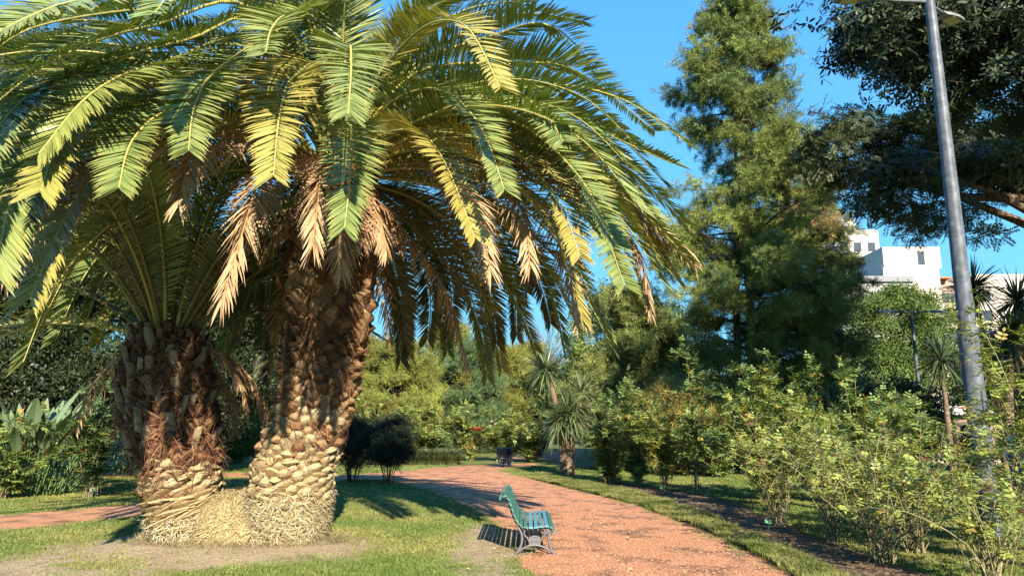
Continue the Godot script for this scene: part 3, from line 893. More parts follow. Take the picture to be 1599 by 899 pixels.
# ---------------------------------------------------------------- street furniture
func build_bench() -> void:
	var o := thing("park_bench", Vector3(0.06, 0.0, -10.2), "green slatted park bench with grey iron legs standing on the path edge", "bench", "", deg_to_rad(-1.0))
	var prof := [[-0.215, 0.735, 1.75], [-0.155, 0.755, 0.35], [-0.105, 0.715, -0.95], [-0.078, 0.645, -1.15], [-0.052, 0.575, -1.2], [-0.026, 0.505, -1.15], [0.006, 0.438, -1.0], [0.055, 0.385, -0.6], [0.12, 0.357, -0.2], [0.19, 0.352, 0.0], [0.26, 0.357, 0.08], [0.33, 0.366, 0.1], [0.40, 0.372, 0.05], [0.462, 0.355, -0.5], [0.50, 0.302, -1.15]]
	R.seed = 3
	for q in prof:
		var b := MB.new()
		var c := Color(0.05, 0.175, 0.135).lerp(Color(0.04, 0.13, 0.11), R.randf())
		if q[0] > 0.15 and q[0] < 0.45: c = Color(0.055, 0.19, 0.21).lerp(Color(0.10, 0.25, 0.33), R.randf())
		# rounded board, 1.86 m long, running away along -z
		var hw := 0.0275
		var ht := 0.011
		var sec := [Vector2(-hw, -ht), Vector2(-hw, ht * 0.3), Vector2(-hw * 0.8, ht), Vector2(hw * 0.8, ht), Vector2(hw, ht * 0.3), Vector2(hw, -ht)]
		var rot: float = q[2]
		if q[0] < -0.19: rot = 1.25
		for i in 6:
			var s0: Vector2 = sec[i].rotated(rot)
			var s1: Vector2 = sec[(i + 1) % 6].rotated(rot)
			var A := Vector3(q[0] + s0.x, q[1] + s0.y, 0.0)
			var B := Vector3(q[0] + s1.x, q[1] + s1.y, 0.0)
			var Z := Vector3(0.0, rf(-0.003, 0.003), -1.86)
			b.quad(A, A + Z, B + Z, B, c)
		for z in [0.0, -1.86]:
			var f := []
			for s in sec:
				var t: Vector2 = s.rotated(rot)
				f.append(Vector3(q[0] + t.x, q[1] + t.y, z))
			for i in range(1, 5):
				if z == 0.0: b.tri(f[0], f[i + 1], f[i], c)
				else: b.tri(f[0], f[i], f[i + 1], c)
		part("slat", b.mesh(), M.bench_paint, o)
	for z in [-0.06, -1.78]:
		var b := MB.new()
		var iron := Color(0.10, 0.098, 0.108)
		b.tube(spline([Vector3(-0.02, 0.0, z), Vector3(0.05, 0.1, z), Vector3(0.075, 0.2, z), Vector3(0.06, 0.28, z), Vector3(0.02, 0.355, z)], 10), [0.024, 0.02, 0.018, 0.018, 0.018, 0.018, 0.018, 0.017, 0.016, 0.016, 0.016], 7, iron, null, true)
		b.tube(spline([Vector3(0.50, 0.0, z), Vector3(0.45, 0.1, z), Vector3(0.425, 0.2, z), Vector3(0.43, 0.27, z), Vector3(0.46, 0.33, z)], 10), [0.024, 0.02, 0.018, 0.018, 0.018, 0.018, 0.018, 0.017, 0.016, 0.016, 0.016], 7, iron, null, true)
		b.tube(spline([Vector3(0.0, 0.03, z), Vector3(0.12, 0.10, z), Vector3(0.24, 0.125, z), Vector3(0.36, 0.10, z), Vector3(0.48, 0.03, z)], 12), [0.014, 0.014, 0.014, 0.015, 0.016, 0.017, 0.017, 0.017, 0.016, 0.015, 0.014, 0.014, 0.014], 6, iron)
		b.tube(spline([Vector3(0.17, 0.16, z), Vector3(0.14, 0.22, z), Vector3(0.10, 0.26, z), Vector3(0.11, 0.34, z)], 6), [0.013, 0.013, 0.012, 0.012, 0.012, 0.012, 0.012], 6, iron)
		b.tube(spline([Vector3(0.31, 0.16, z), Vector3(0.34, 0.22, z), Vector3(0.375, 0.26, z), Vector3(0.37, 0.345, z)], 6), [0.013, 0.013, 0.012, 0.012, 0.012, 0.012, 0.012], 6, iron)
		# seat and back rail that carries the boards
		var rail := []
		var rr := []
		for q in prof:
			var off := Vector2(0, -1).rotated(q[2]) * 0.026
			if q[0] < -0.19: off = Vector2(0.016, -0.012)
			rail.append(Vector3(q[0] + off.x, q[1] + off.y, z)); rr.append(0.013)
		b.tube(rail, rr, 6, iron, null, true)
		var leg := part("leg_frame", b.mesh(), M.iron, o)
		b = MB.new()
		b.box(Transform3D(Basis.IDENTITY, Vector3(0.24, 0.175, z)), Vector3(0.15, 0.115, 0.014), iron)
		for i in 4:
			b.box(Transform3D(Basis(Vector3(0, 0, 1), 0.78), Vector3(0.195 + 0.03 * i, 0.175, z)), Vector3(0.022, 0.022, 0.03), iron * 0.8)
		b.tube([Vector3(0.175, 0.22, z), Vector3(0.24, 0.235, z), Vector3(0.305, 0.22, z)], [0.014, 0.016, 0.014], 6, iron)
		part("crest_panel", b.mesh(), M.iron, leg)

func build_bin() -> void:
	var o := thing("litter_bin", Vector3(-0.32, 0.0, -33.0), "dark slatted litter bin with black liner beside the path bend", "litter bin")
	for i in 16:
		var a := TAU * i / 16.0
		var b := MB.new()
		b.tube([Vector3(cos(a) * 0.25, 0.06, sin(a) * 0.25), Vector3(cos(a) * 0.33, 0.66, sin(a) * 0.33)], [0.026, 0.03], 4, Color(0.16, 0.17, 0.17))
		part("slat", b.mesh(), M.iron, o)
	for q in [[0.1, 0.262], [0.36, 0.30]]:
		var b := MB.new()
		var pts := []
		var rr := []
		for i in 25:
			pts.append(Vector3(cos(TAU * i / 24) * q[1], q[0], sin(TAU * i / 24) * q[1])); rr.append(0.018)
		b.tube(pts, rr, 5, Color(0.3, 0.31, 0.31))
		part("hoop", b.mesh(), M.iron, o)
	var b := MB.new()
	for i in 20:
		var a0 := TAU * i / 20; var a1 := TAU * (i + 1) / 20
		var c0 := Vector3(cos(a0), 0, sin(a0)); var c1 := Vector3(cos(a1), 0, sin(a1))
		var k0 := 1.0 + 0.06 * sin(i * 2.4); var k1 := 1.0 + 0.06 * sin((i + 1) * 2.4)
		if i == 19: k1 = 1.0
		var col := Color(0.02, 0.022, 0.03)
		b.quad(c0 * 0.37 * k0 + Vector3(0, 0.52, 0), c0 * 0.36 + Vector3(0, 0.8, 0), c1 * 0.36 + Vector3(0, 0.8, 0), c1 * 0.37 * k1 + Vector3(0, 0.52, 0), col)
		b.quad(c0 * 0.36 + Vector3(0, 0.8, 0), c0 * 0.27 + Vector3(0, 0.78, 0), c1 * 0.27 + Vector3(0, 0.78, 0), c1 * 0.36 + Vector3(0, 0.8, 0), col)
		b.quad(c0 * 0.27 + Vector3(0, 0.78, 0), c0 * 0.2 + Vector3(0, 0.1, 0), c1 * 0.2 + Vector3(0, 0.1, 0), c1 * 0.27 + Vector3(0, 0.78, 0), col)
	part("liner", b.mesh(), M.liner, o)
	b = MB.new()
	b.tube([Vector3(0, -0.05, 0), Vector3(0, 0.1, 0)], [0.16, 0.2], 10, Color(0.1, 0.1, 0.1), null, true)
	part("base", b.mesh(), M.iron, o)

func lamp_post(label: String, at: Vector3, h: float, r0: float, r1: float, arms: Array, hs: float) -> void:
	var o := thing("lamp_post", at, label, "lamp post", "lamp posts in the park")
	var b := MB.new()
	var st := h * 0.315
	b.tube([Vector3(0, -0.1, 0), Vector3(0, st, 0)], [r0, r0 * 0.97], 18, Color(1, 1, 1), null, true)
	part("lower_pole", b.mesh(), M.galv, o)
	b = MB.new()
	b.tube([Vector3(0, st, 0), Vector3(0, h, 0)], [r0 * 0.86, r1], 18, Color(1, 1, 1), null, true)
	part("pole", b.mesh(), M.galv, o)
	b = MB.new()
	b.tube([Vector3(0, st - 0.01, 0), Vector3(0, st + 0.015, 0), Vector3(0, st + 0.05, 0)], [r0 * 1.04, r0 * 1.04, r0 * 0.88], 18, Color(1, 1, 1), null, true)
	part("collar", b.mesh(), M.galv, o)
	b = MB.new()
	b.box(Transform3D(Basis(Vector3.UP, 0.35), Vector3(r0 * 0.3, 2.05, r0 * 0.93)), Vector3(0.09, 0.36, 0.02), Color(1, 1, 1))
	part("hatch", b.mesh(), M.galv, o)
	for a in arms:
		var d: Vector3 = a[0].normalized()
		var y: float = a[1]
		var l: float = a[2]
		b = MB.new()
		b.tube([Vector3(0, y, 0), d * l + Vector3(0, y + 0.03, 0)], [0.03 * hs, 0.027 * hs], 8, Color(1, 1, 1), null, true)
		var arm := part("arm", b.mesh(), M.galv, o)
		# cast LED head: rounded wedge with a glass underside
		b = MB.new()
		var x := d; var z := d.cross(Vector3.UP).normalized()
		var T := Transform3D(Basis(x, Vector3.UP, z).orthonormalized(), d * l + Vector3(0, y + 0.03, 0))
		var prev := []
		for q in [[-0.08, 0.04, 0.035], [0.03, 0.05, 0.04], [0.12, 0.1, 0.05], [0.3, 0.15, 0.055], [0.5, 0.15, 0.04], [0.56, 0.11, 0.02]]:
			var ring := []
			for s in [[-1, -0.6], [-1, 0.2], [-0.6, 1], [0.6, 1], [1, 0.2], [1, -0.6]]:
				ring.append(T * (Vector3(q[0], s[1] * q[2], s[0] * q[1]) * hs))
			if prev.size():
				for i in 6:
					b.quad(prev[i], prev[(i + 1) % 6], ring[(i + 1) % 6], ring[i], Color(1, 1, 1))
			prev = ring
		b.quad(prev[0], prev[1], prev[4], prev[5], Color(1, 1, 1)); b.quad(prev[1], prev[2], prev[3], prev[4], Color(1, 1, 1))
		var head := part("lamp_head", b.mesh(), M.head_mat, arm)
		b = MB.new()
		b.box(T * Transform3D(Basis.IDENTITY, Vector3(0.31, -0.04, 0) * hs), Vector3(0.3, 0.012, 0.2) * hs, Color(1, 1, 1))
		part("lens", b.mesh(), M.lens, arm)

# ---------------------------------------------------------------- people: one smooth skin over tapered bones (surface nets)
func figure(bones: Array, lo: Vector3, hi: Vector3, cell: float) -> ArrayMesh:
	var nx := int((hi.x - lo.x) / cell) + 2
	var ny := int((hi.y - lo.y) / cell) + 2
	var nz := int((hi.z - lo.z) / cell) + 2
	var f := PackedFloat32Array(); f.resize(nx * ny * nz); f.fill(0.3)
	var own := PackedInt32Array(); own.resize(nx * ny * nz)
	for bi in bones.size():
		var q: Array = bones[bi]
		var A: Vector3 = q[0]; var B: Vector3 = q[1]; var ra: float = q[2]; var rb: float = q[3]
		var mr := maxf(ra, rb) + 0.09
		var l := ((A.min(B) - Vector3.ONE * mr - lo) / cell).floor()
		var u := ((A.max(B) + Vector3.ONE * mr - lo) / cell).ceil()
		var AB := B - A
		var dd := maxf(AB.length_squared(), 1e-6)
		for z in range(maxi(int(l.z), 0), mini(int(u.z), nz - 1) + 1):
			for y in range(maxi(int(l.y), 0), mini(int(u.y), ny - 1) + 1):
				for x in range(maxi(int(l.x), 0), mini(int(u.x), nx - 1) + 1):
					var p := lo + Vector3(x, y, z) * cell
					var t := clampf((p - A).dot(AB) / dd, 0.0, 1.0)
					var d := p.distance_to(A + AB * t) - lerpf(ra, rb, t)
					var i := (z * ny + y) * nx + x
					var e := f[i]
					if d < e: own[i] = bi
					var k := 0.035
					var h := clampf(0.5 + 0.5 * (d - e) / k, 0.0, 1.0)
					f[i] = lerpf(d, e, h) - k * h * (1.0 - h)
	var b := MB.new()
	var vid := {}
	for z in nz - 1:
		for y in ny - 1:
			for x in nx - 1:
				var s := Vector3.ZERO
				var m := 0
				var i0 := (z * ny + y) * nx + x
				var inn := 0
				for c in 8:
					if f[i0 + (c & 1) + ((c >> 1) & 1) * nx + (c >> 2) * nx * ny] < 0.0: inn += 1
				if inn == 0 or inn == 8: continue
				for e in [[0, 1], [0, 2], [0, 4], [1, 3], [1, 5], [2, 3], [2, 6], [3, 7], [4, 5], [4, 6], [5, 7], [6, 7]]:
					var a: int = e[0]; var g: int = e[1]
					var fa := f[i0 + (a & 1) + ((a >> 1) & 1) * nx + (a >> 2) * nx * ny]
					var fb := f[i0 + (g & 1) + ((g >> 1) & 1) * nx + (g >> 2) * nx * ny]
					if (fa < 0.0) != (fb < 0.0):
						var t := fa / (fa - fb)
						s += Vector3(a & 1, (a >> 1) & 1, a >> 2).lerp(Vector3(g & 1, (g >> 1) & 1, g >> 2), t); m += 1
				vid[i0] = b.v.size()
				b.v.append(lo + (Vector3(x, y, z) + s / m) * cell)
				var gr := Vector3(f[i0 + 1] - f[i0], f[i0 + nx] - f[i0], f[i0 + nx * ny] - f[i0])
				b.n.append(gr.normalized())
				b.c.append(bones[own[i0]][4])
	for z in range(1, nz - 1):
		for y in range(1, ny - 1):
			for x in range(1, nx - 1):
				var i := (z * ny + y) * nx + x
				for ax in 3:
					var st: int = [1, nx, nx * ny][ax]
					if (f[i] < 0.0) == (f[i + st] < 0.0): continue
					var s1: int = [nx, nx * ny, 1][ax]
					var s2: int = [nx * ny, 1, nx][ax]
					var q := [i, i - s1, i - s1 - s2, i - s2]
					if not (vid.has(q[0]) and vid.has(q[1]) and vid.has(q[2]) and vid.has(q[3])): continue
					if f[i] < 0.0: q.reverse()
					b.ix.append_array(PackedInt32Array([vid[q[0]], vid[q[1]], vid[q[2]], vid[q[0]], vid[q[2]], vid[q[3]]]))
	return b.mesh()

func person(label: String, at: Vector3, turn: float, top: Color, legs: Color, hair: Color, mask: bool, stride: float) -> void:
	var o := thing("person", at, label, "person", "people by the railing", turn)
	var skin := Color(0.45, 0.27, 0.18)
	var V := func(x, y, z): return Vector3(x, y, z)
	var bones := [
		[Vector3(0, 1.62, 0.01), Vector3(0, 1.56, 0.03), 0.095, 0.075, skin], [Vector3(0, 1.57, 0.1), Vector3(0, 1.55, 0.115), 0.018, 0.02, skin],
		[Vector3(0, 1.36, 0), Vector3(0, 1.5, 0.01), 0.055, 0.05, skin],
		[Vector3(-0.13, 1.36, 0), Vector3(0.13, 1.36, 0), 0.085, 0.085, top], [Vector3(0, 1.3, 0), Vector3(0, 1.0, 0), 0.145, 0.125, top],
		[Vector3(-0.06, 0.92, 0), Vector3(0.06, 0.92, 0), 0.125, 0.125, legs]]
	for s in [-1.0, 1.0]:
		bones.append_array([
			[Vector3(0.19 * s, 1.36, 0), Vector3(0.25 * s, 1.1, -0.03), 0.062, 0.05, top], [Vector3(0.25 * s, 1.1, -0.03), Vector3(0.2 * s, 0.92, 0.14), 0.047, 0.035, top],
			[Vector3(0.2 * s, 0.92, 0.14), Vector3(0.185 * s, 0.87, 0.18), 0.032, 0.03, skin],
			[Vector3(0.09 * s, 0.9, 0), Vector3(0.1 * s, 0.5, stride * s * 0.6), 0.1, 0.065, legs], [Vector3(0.1 * s, 0.5, stride * s * 0.6), Vector3(0.1 * s, 0.1, stride * s), 0.062, 0.042, legs],
			[Vector3(0.1 * s, 0.05, stride * s - 0.03), Vector3(0.1 * s, 0.04, stride * s + 0.15), 0.045, 0.036, Color(0.05, 0.05, 0.06)]])
		for k in 4:
			bones.append([Vector3(0.185 * s + (k - 1.5) * 0.016, 0.86, 0.2), Vector3(0.18 * s + (k - 1.5) * 0.017, 0.80 - 0.008 * (k % 2), 0.225), 0.0095, 0.008, skin])
		bones.append([Vector3(0.165 * s, 0.88, 0.19), Vector3(0.145 * s, 0.84, 0.235), 0.011, 0.009, skin])
		bones.append([Vector3(0.095 * s, 1.6, 0.0), Vector3(0.098 * s, 1.575, 0.0), 0.016, 0.012, skin])
	part("body", figure(bones, Vector3(-0.4, -0.05, -0.4), Vector3(0.4, 1.78, 0.42), 0.026), M.cloth, o)
	var hb := [[Vector3(0, 1.65, -0.02), Vector3(0, 1.62, -0.035), 0.098, 0.098, hair], [Vector3(0, 1.6, -0.06), Vector3(0, 1.48, -0.06), 0.07, 0.05, hair]]
	part("hair", figure(hb, Vector3(-0.2, 1.35, -0.25), Vector3(0.2, 1.82, 0.2), 0.022), M.cloth, o)
	var b := MB.new()
	for s in [-0.034, 0.034]:
		b.tube([Vector3(s - 0.012, 1.605, 0.095), Vector3(s + 0.012, 1.605, 0.095)], [0.008, 0.008], 6, Color(0.03, 0.02, 0.02), null, true)
	part("eyes", b.mesh(), M.cloth, o)
	b = MB.new()
	if mask:
		for i in 5:
			var a0 := -0.9 + 0.36 * i; var a1 := a0 + 0.36
			var p0 := Vector3(sin(a0) * 0.1, 0, cos(a0) * 0.1 + 0.035); var p1 := Vector3(sin(a1) * 0.1, 0, cos(a1) * 0.1 + 0.035)
			b.quad(p0 + Vector3(0, 1.51, -0.02), p0 + Vector3(0, 1.585, 0.005), p1 + Vector3(0, 1.585, 0.005), p1 + Vector3(0, 1.51, -0.02), Color(0.75, 0.76, 0.78))
		part("face_mask", b.mesh(), M.cloth, o)
	else:
		b.tube([Vector3(-0.022, 1.525, 0.098), Vector3(0.022, 1.525, 0.098)], [0.006, 0.006], 5, Color(0.35, 0.14, 0.12), null, true)
		part("mouth", b.mesh(), M.cloth, o)

func dirt(x: float, z: float) -> float:
	var n := noise.get_noise_2d(x * 55, z * 55) * 0.5 + noise.get_noise_2d(x * 190, z * 190) * 0.35
	var m := 1.0 - smoothstep(0.55, 1.05, Vector2((x + 4.0) / 3.0, (z + 10.35) / 1.55).length() + n * 0.7)
	m = maxf(m, 1.0 - smoothstep(0.5, 1.0, Vector2((x + 6.6) / 3.0, (z + 8.9) / 0.75).length() + n * 0.8))
	m = maxf(m, 1.0 - smoothstep(0.4, 1.0, Vector2((x + 0.35) / 0.75, (z + 11.0) / 3.6).length() + n * 0.7))
	m = maxf(m, 0.8 * (1.0 - smoothstep(0.4, 1.0, Vector2((x + 2.1) / 0.6, (z + 10.9) / 0.6).length() + n)))
	return maxf(m, smoothstep(0.32, 0.55, n) * 0.5)

func lawn(p: Vector2) -> bool:
	return not (inside(p, PATH) or inside(p, SOIL) or inside(p, FARPATH))

func make_materials() -> void:
	M.frond_leaf = matv(0.42, 0.5, Color(0.5, 0.58, 0.2))
	M.dry_leaf = matv(0.7, 0.3, Color(0.42, 0.3, 0.16))
	M.frond_rib = matv(0.5, 0.4)
	M.palm_piece = matv(0.9, 0.25)
	M.straw = matv(0.85, 0.25)
	M.leaf_soft = matv(0.6, 0.35, Color(0.42, 0.5, 0.18))
	M.leaf_thin = matv(0.5, 0.45, Color(0.6, 0.68, 0.25))
	M.leaf_gloss = matv(0.38, 0.5, Color(0.3, 0.36, 0.14))
	M.leaf_dark = matv(0.5, 0.4, Color(0.3, 0.4, 0.15))
	M.grass = matv(0.65, 0.35, Color(0.5, 0.55, 0.2))
	M.petal = matv(0.6, 0.3, Color(0.4, 0.3, 0.3))
	M.cane = matv(0.7, 0.3)
	M.chip = matv(0.95, 0.2)
	M.cloth = matv(0.85, 0.3)
	M.plaster = matv(0.9, 0.3)
	M.iron = matv(0.55, 0.5)
	M.liner = matv(0.35, 0.5)
	M.bench_paint = matv(0.42, 0.5)
	var grain := noise_tex(256, 0.03, [[0.0, Color(0.1, 0.1, 0.1)], [0.5, Color(0.3, 0.3, 0.3)], [1.0, Color(1, 1, 1)]], 3, 5)
	M.bench_paint.roughness_texture = noise_tex(128, 0.02, [[0.0, Color(0.7, 0.7, 0.7)], [1.0, Color(1, 1, 1)]], 8, 3)
	M.bench_paint.uv1_triplanar = true
	M.bench_paint.uv1_scale = Vector3(6, 6, 1)
	M.bark = surf(noise_tex(256, 0.025, [[0.2, Color(0.035, 0.022, 0.014)], [0.5, Color(0.09, 0.06, 0.04)], [0.8, Color(0.17, 0.12, 0.085)]], 5, 5), 1.2, 0.95, grain, 4.0)
	M.palm_piece = surf(noise_tex(512, 0.05, [[0.18, Color(0.35, 0.3, 0.26)], [0.42, Color(0.72, 0.68, 0.64)], [0.6, Color(0.95, 0.94, 0.92)], [0.85, Color(1, 1, 1)]], 21, 6), 2.2, 0.92, grain, 3.0, true)
	M.cord_bark = surf(noise_tex(256, 0.03, [[0.2, Color(0.08, 0.05, 0.033)], [0.5, Color(0.16, 0.11, 0.072)], [0.85, Color(0.25, 0.185, 0.125)]], 6, 5), 1.5, 0.95, grain, 4.0)
	M.palm_core = surf(noise_tex(256, 0.03, [[0.2, Color(0.05, 0.02, 0.012)], [0.5, Color(0.12, 0.055, 0.03)], [0.8, Color(0.22, 0.12, 0.07)]], 7, 5), 2.0, 0.95, grain, 5.0)
	M.root_mat = surf(noise_tex(256, 0.06, [[0.2, Color(0.13, 0.09, 0.045)], [0.5, Color(0.25, 0.19, 0.09)], [0.8, Color(0.34, 0.28, 0.16)]], 9, 5), 3.0, 0.95, grain, 5.0)
	M.galv = surf(noise_tex(256, 0.012, [[0.2, Color(0.055, 0.064, 0.082)], [0.5, Color(0.085, 0.097, 0.12)], [0.8, Color(0.13, 0.145, 0.17)]], 12, 4), 1.3, 0.5)
	M.galv.metallic = 0.1
	M.head_mat = StandardMaterial3D.new()
	M.head_mat.albedo_color = Color(0.17, 0.18, 0.19).linear_to_srgb()
	M.head_mat.roughness = 0.45
	M.head_mat.cull_mode = BaseMaterial3D.CULL_DISABLED
	M.lens = StandardMaterial3D.new()
	M.lens.albedo_color = Color(0.42, 0.4, 0.3).linear_to_srgb()
	M.lens.roughness = 0.2
	M.ground = surf(noise_tex(512, 0.045, [[0.2, Color(0.45, 0.45, 0.42)], [0.5, Color(0.75, 0.75, 0.72)], [0.85, Color(1, 1, 1)]], 14, 5), 0.9, 0.95, grain, 2.0, true)
	M.path = surf(noise_tex(1024, 0.05, [[0.15, Color(0.28, 0.125, 0.062)], [0.42, Color(0.45, 0.205, 0.10)], [0.6, Color(0.52, 0.245, 0.13)], [0.85, Color(0.6, 0.35, 0.22)]], 15, 6), 0.55, 0.97, noise_tex(512, 0.12, [[0.0, Color(0, 0, 0)], [1.0, Color(1, 1, 1)]], 16, 3), 2.5)
	M.path.detail_enabled = true
	M.path.detail_blend_mode = BaseMaterial3D.BLEND_MODE_MUL
	M.path.detail_uv_layer = BaseMaterial3D.DETAIL_UV_2
	M.path.uv2_triplanar = true
	M.path.uv2_world_triplanar = true
	M.path.uv2_scale = Vector3.ONE * 0.13
	M.path.detail_albedo = noise_tex(512, 0.018, [[0.2, Color(0.42, 0.46, 0.5)], [0.38, Color(0.8, 0.82, 0.84)], [0.55, Color(1, 1, 1)], [0.8, Color(1.0, 0.93, 0.86)]], 19, 6)
	M.soil = surf(noise_tex(512, 0.05, [[0.2, Color(0.04, 0.025, 0.014)], [0.5, Color(0.09, 0.058, 0.034)], [0.85, Color(0.18, 0.125, 0.075)]], 17, 6), 0.9, 0.98, grain, 6.0)
	M.glass = StandardMaterial3D.new()
	M.glass.albedo_color = Color(0.05, 0.06, 0.075).linear_to_srgb()
	M.glass.roughness = 0.12
	M.leafy = spray_leafy(15, 0.24, 0.12, 41)
	M.leafy_fine = spray_leafy(26, 0.17, 0.075, 42)
	M.needle = spray_needle(43, 92, 0.5)
	M.needle_up = spray_needle(44, 80, -0.1)
	M.pinnate = spray_pinnate(45)
	M.rosette = spray_rosette(8, 0.17, 0.055, 46)
	M.rose_leaf_mesh = spray_rose(47)

func _ready() -> void:
	# ---- camera, sky, sun, exposure
	var cam := Camera3D.new()
	cam.name = "camera"
	add_child(cam)
	cam.position = Vector3(0, 1.65, 0)
	cam.rotation_degrees.x = 10.71
	cam.fov = 42.53
	cam.near = 0.1
	cam.far = 900.0
	cam.current = true
	var env := Environment.new()
	env.background_mode = Environment.BG_SKY
	var sky := Sky.new()
	var sm := ProceduralSkyMaterial.new()
	sm.sky_top_color = Color(0.16, 0.40, 0.67)
	sm.sky_horizon_color = Color(0.38, 0.62, 0.70)
	sm.sky_curve = 0.30
	sm.sun_angle_max = 1.0
	sm.ground_bottom_color = Color(0.16, 0.16, 0.1)
	sm.ground_horizon_color = Color(0.4, 0.5, 0.5)
	sky.sky_material = sm
	env.sky = sky
	env.tonemap_mode = Environment.TONE_MAPPER_LINEAR
	env.tonemap_exposure = 3.0
	env.sdfgi_enabled = true
	env.ssao_enabled = true
	env.ssil_enabled = true
	var we := WorldEnvironment.new()
	we.name = "world_environment"
	we.environment = env
	add_child(we)
	var sun := DirectionalLight3D.new()
	sun.name = "sun"
	sun.light_energy = 1.6
	sun.light_color = Color(1.0, 0.95, 0.85)
	sun.light_angular_distance = 0.5
	sun.shadow_enabled = true
	add_child(sun)
	# light travels away from the camera, a little leftwards, 28 degrees below level
	sun.look_at_from_position(Vector3.ZERO, Vector3(-0.26 * 0.883, -0.469, -0.966 * 0.883), Vector3.UP)

	noise.seed = 9
	noise.frequency = 0.01
	noise.fractal_octaves = 3
	make_materials()
	print("materials ", Time.get_ticks_msec())
	build_ground()
	print("ground ", Time.get_ticks_msec())
	build_far()
	build_palms()
	print("palms ", Time.get_ticks_msec())
	build_trees()
	print("trees ", Time.get_ticks_msec())
	build_beds()
	build_bench()
	build_bin()
	lamp_post("tall galvanised lamp post rising out of the rose bushes beside dark branches", Vector3(7.45, 0, -12.0), 10.2, 0.155, 0.075, [[Vector3(-1, 0, 0.05), 9.1, 1.15], [Vector3(0.8, 0, -0.6), 9.05, 0.55]], 1.0)
	lamp_post("distant slim lamp post with two arms before the pale green tree", Vector3(16.4, 0, -30.0), 6.35, 0.1, 0.05, [[Vector3(1, 0, 0), 6.3, 0.75], [Vector3(-1, 0, 0), 6.3, 0.8]], 1.2)
	lamp_post("farthest lamp post, only its head showing right of the conifer", Vector3(18.4, 0, -45.0), 6.6, 0.1, 0.05, [[Vector3(1, 0, 0.2), 6.5, 0.6]], 1.4)
	person("person in dark clothes standing just left of the tall lamp post", Vector3(13.1, 0, -21.7), 0.4, Color(0.02, 0.02, 0.028), Color(0.025, 0.025, 0.035), Color(0.03, 0.018, 0.012), false, 0.03)
	person("person in pale grey top, jeans and face mask by the right edge", Vector3(13.3, 0, -20.0), -0.6, Color(0.42, 0.42, 0.45), Color(0.06, 0.1, 0.2), Color(0.05, 0.03, 0.02), true, 0.16)
	build_grass()
	print("done ", Time.get_ticks_msec())

func pv(a: Array) -> PackedVector2Array:
	var o := PackedVector2Array()
	for i in range(0, a.size(), 2): o.append(Vector2(a[i], a[i + 1]))
	return o

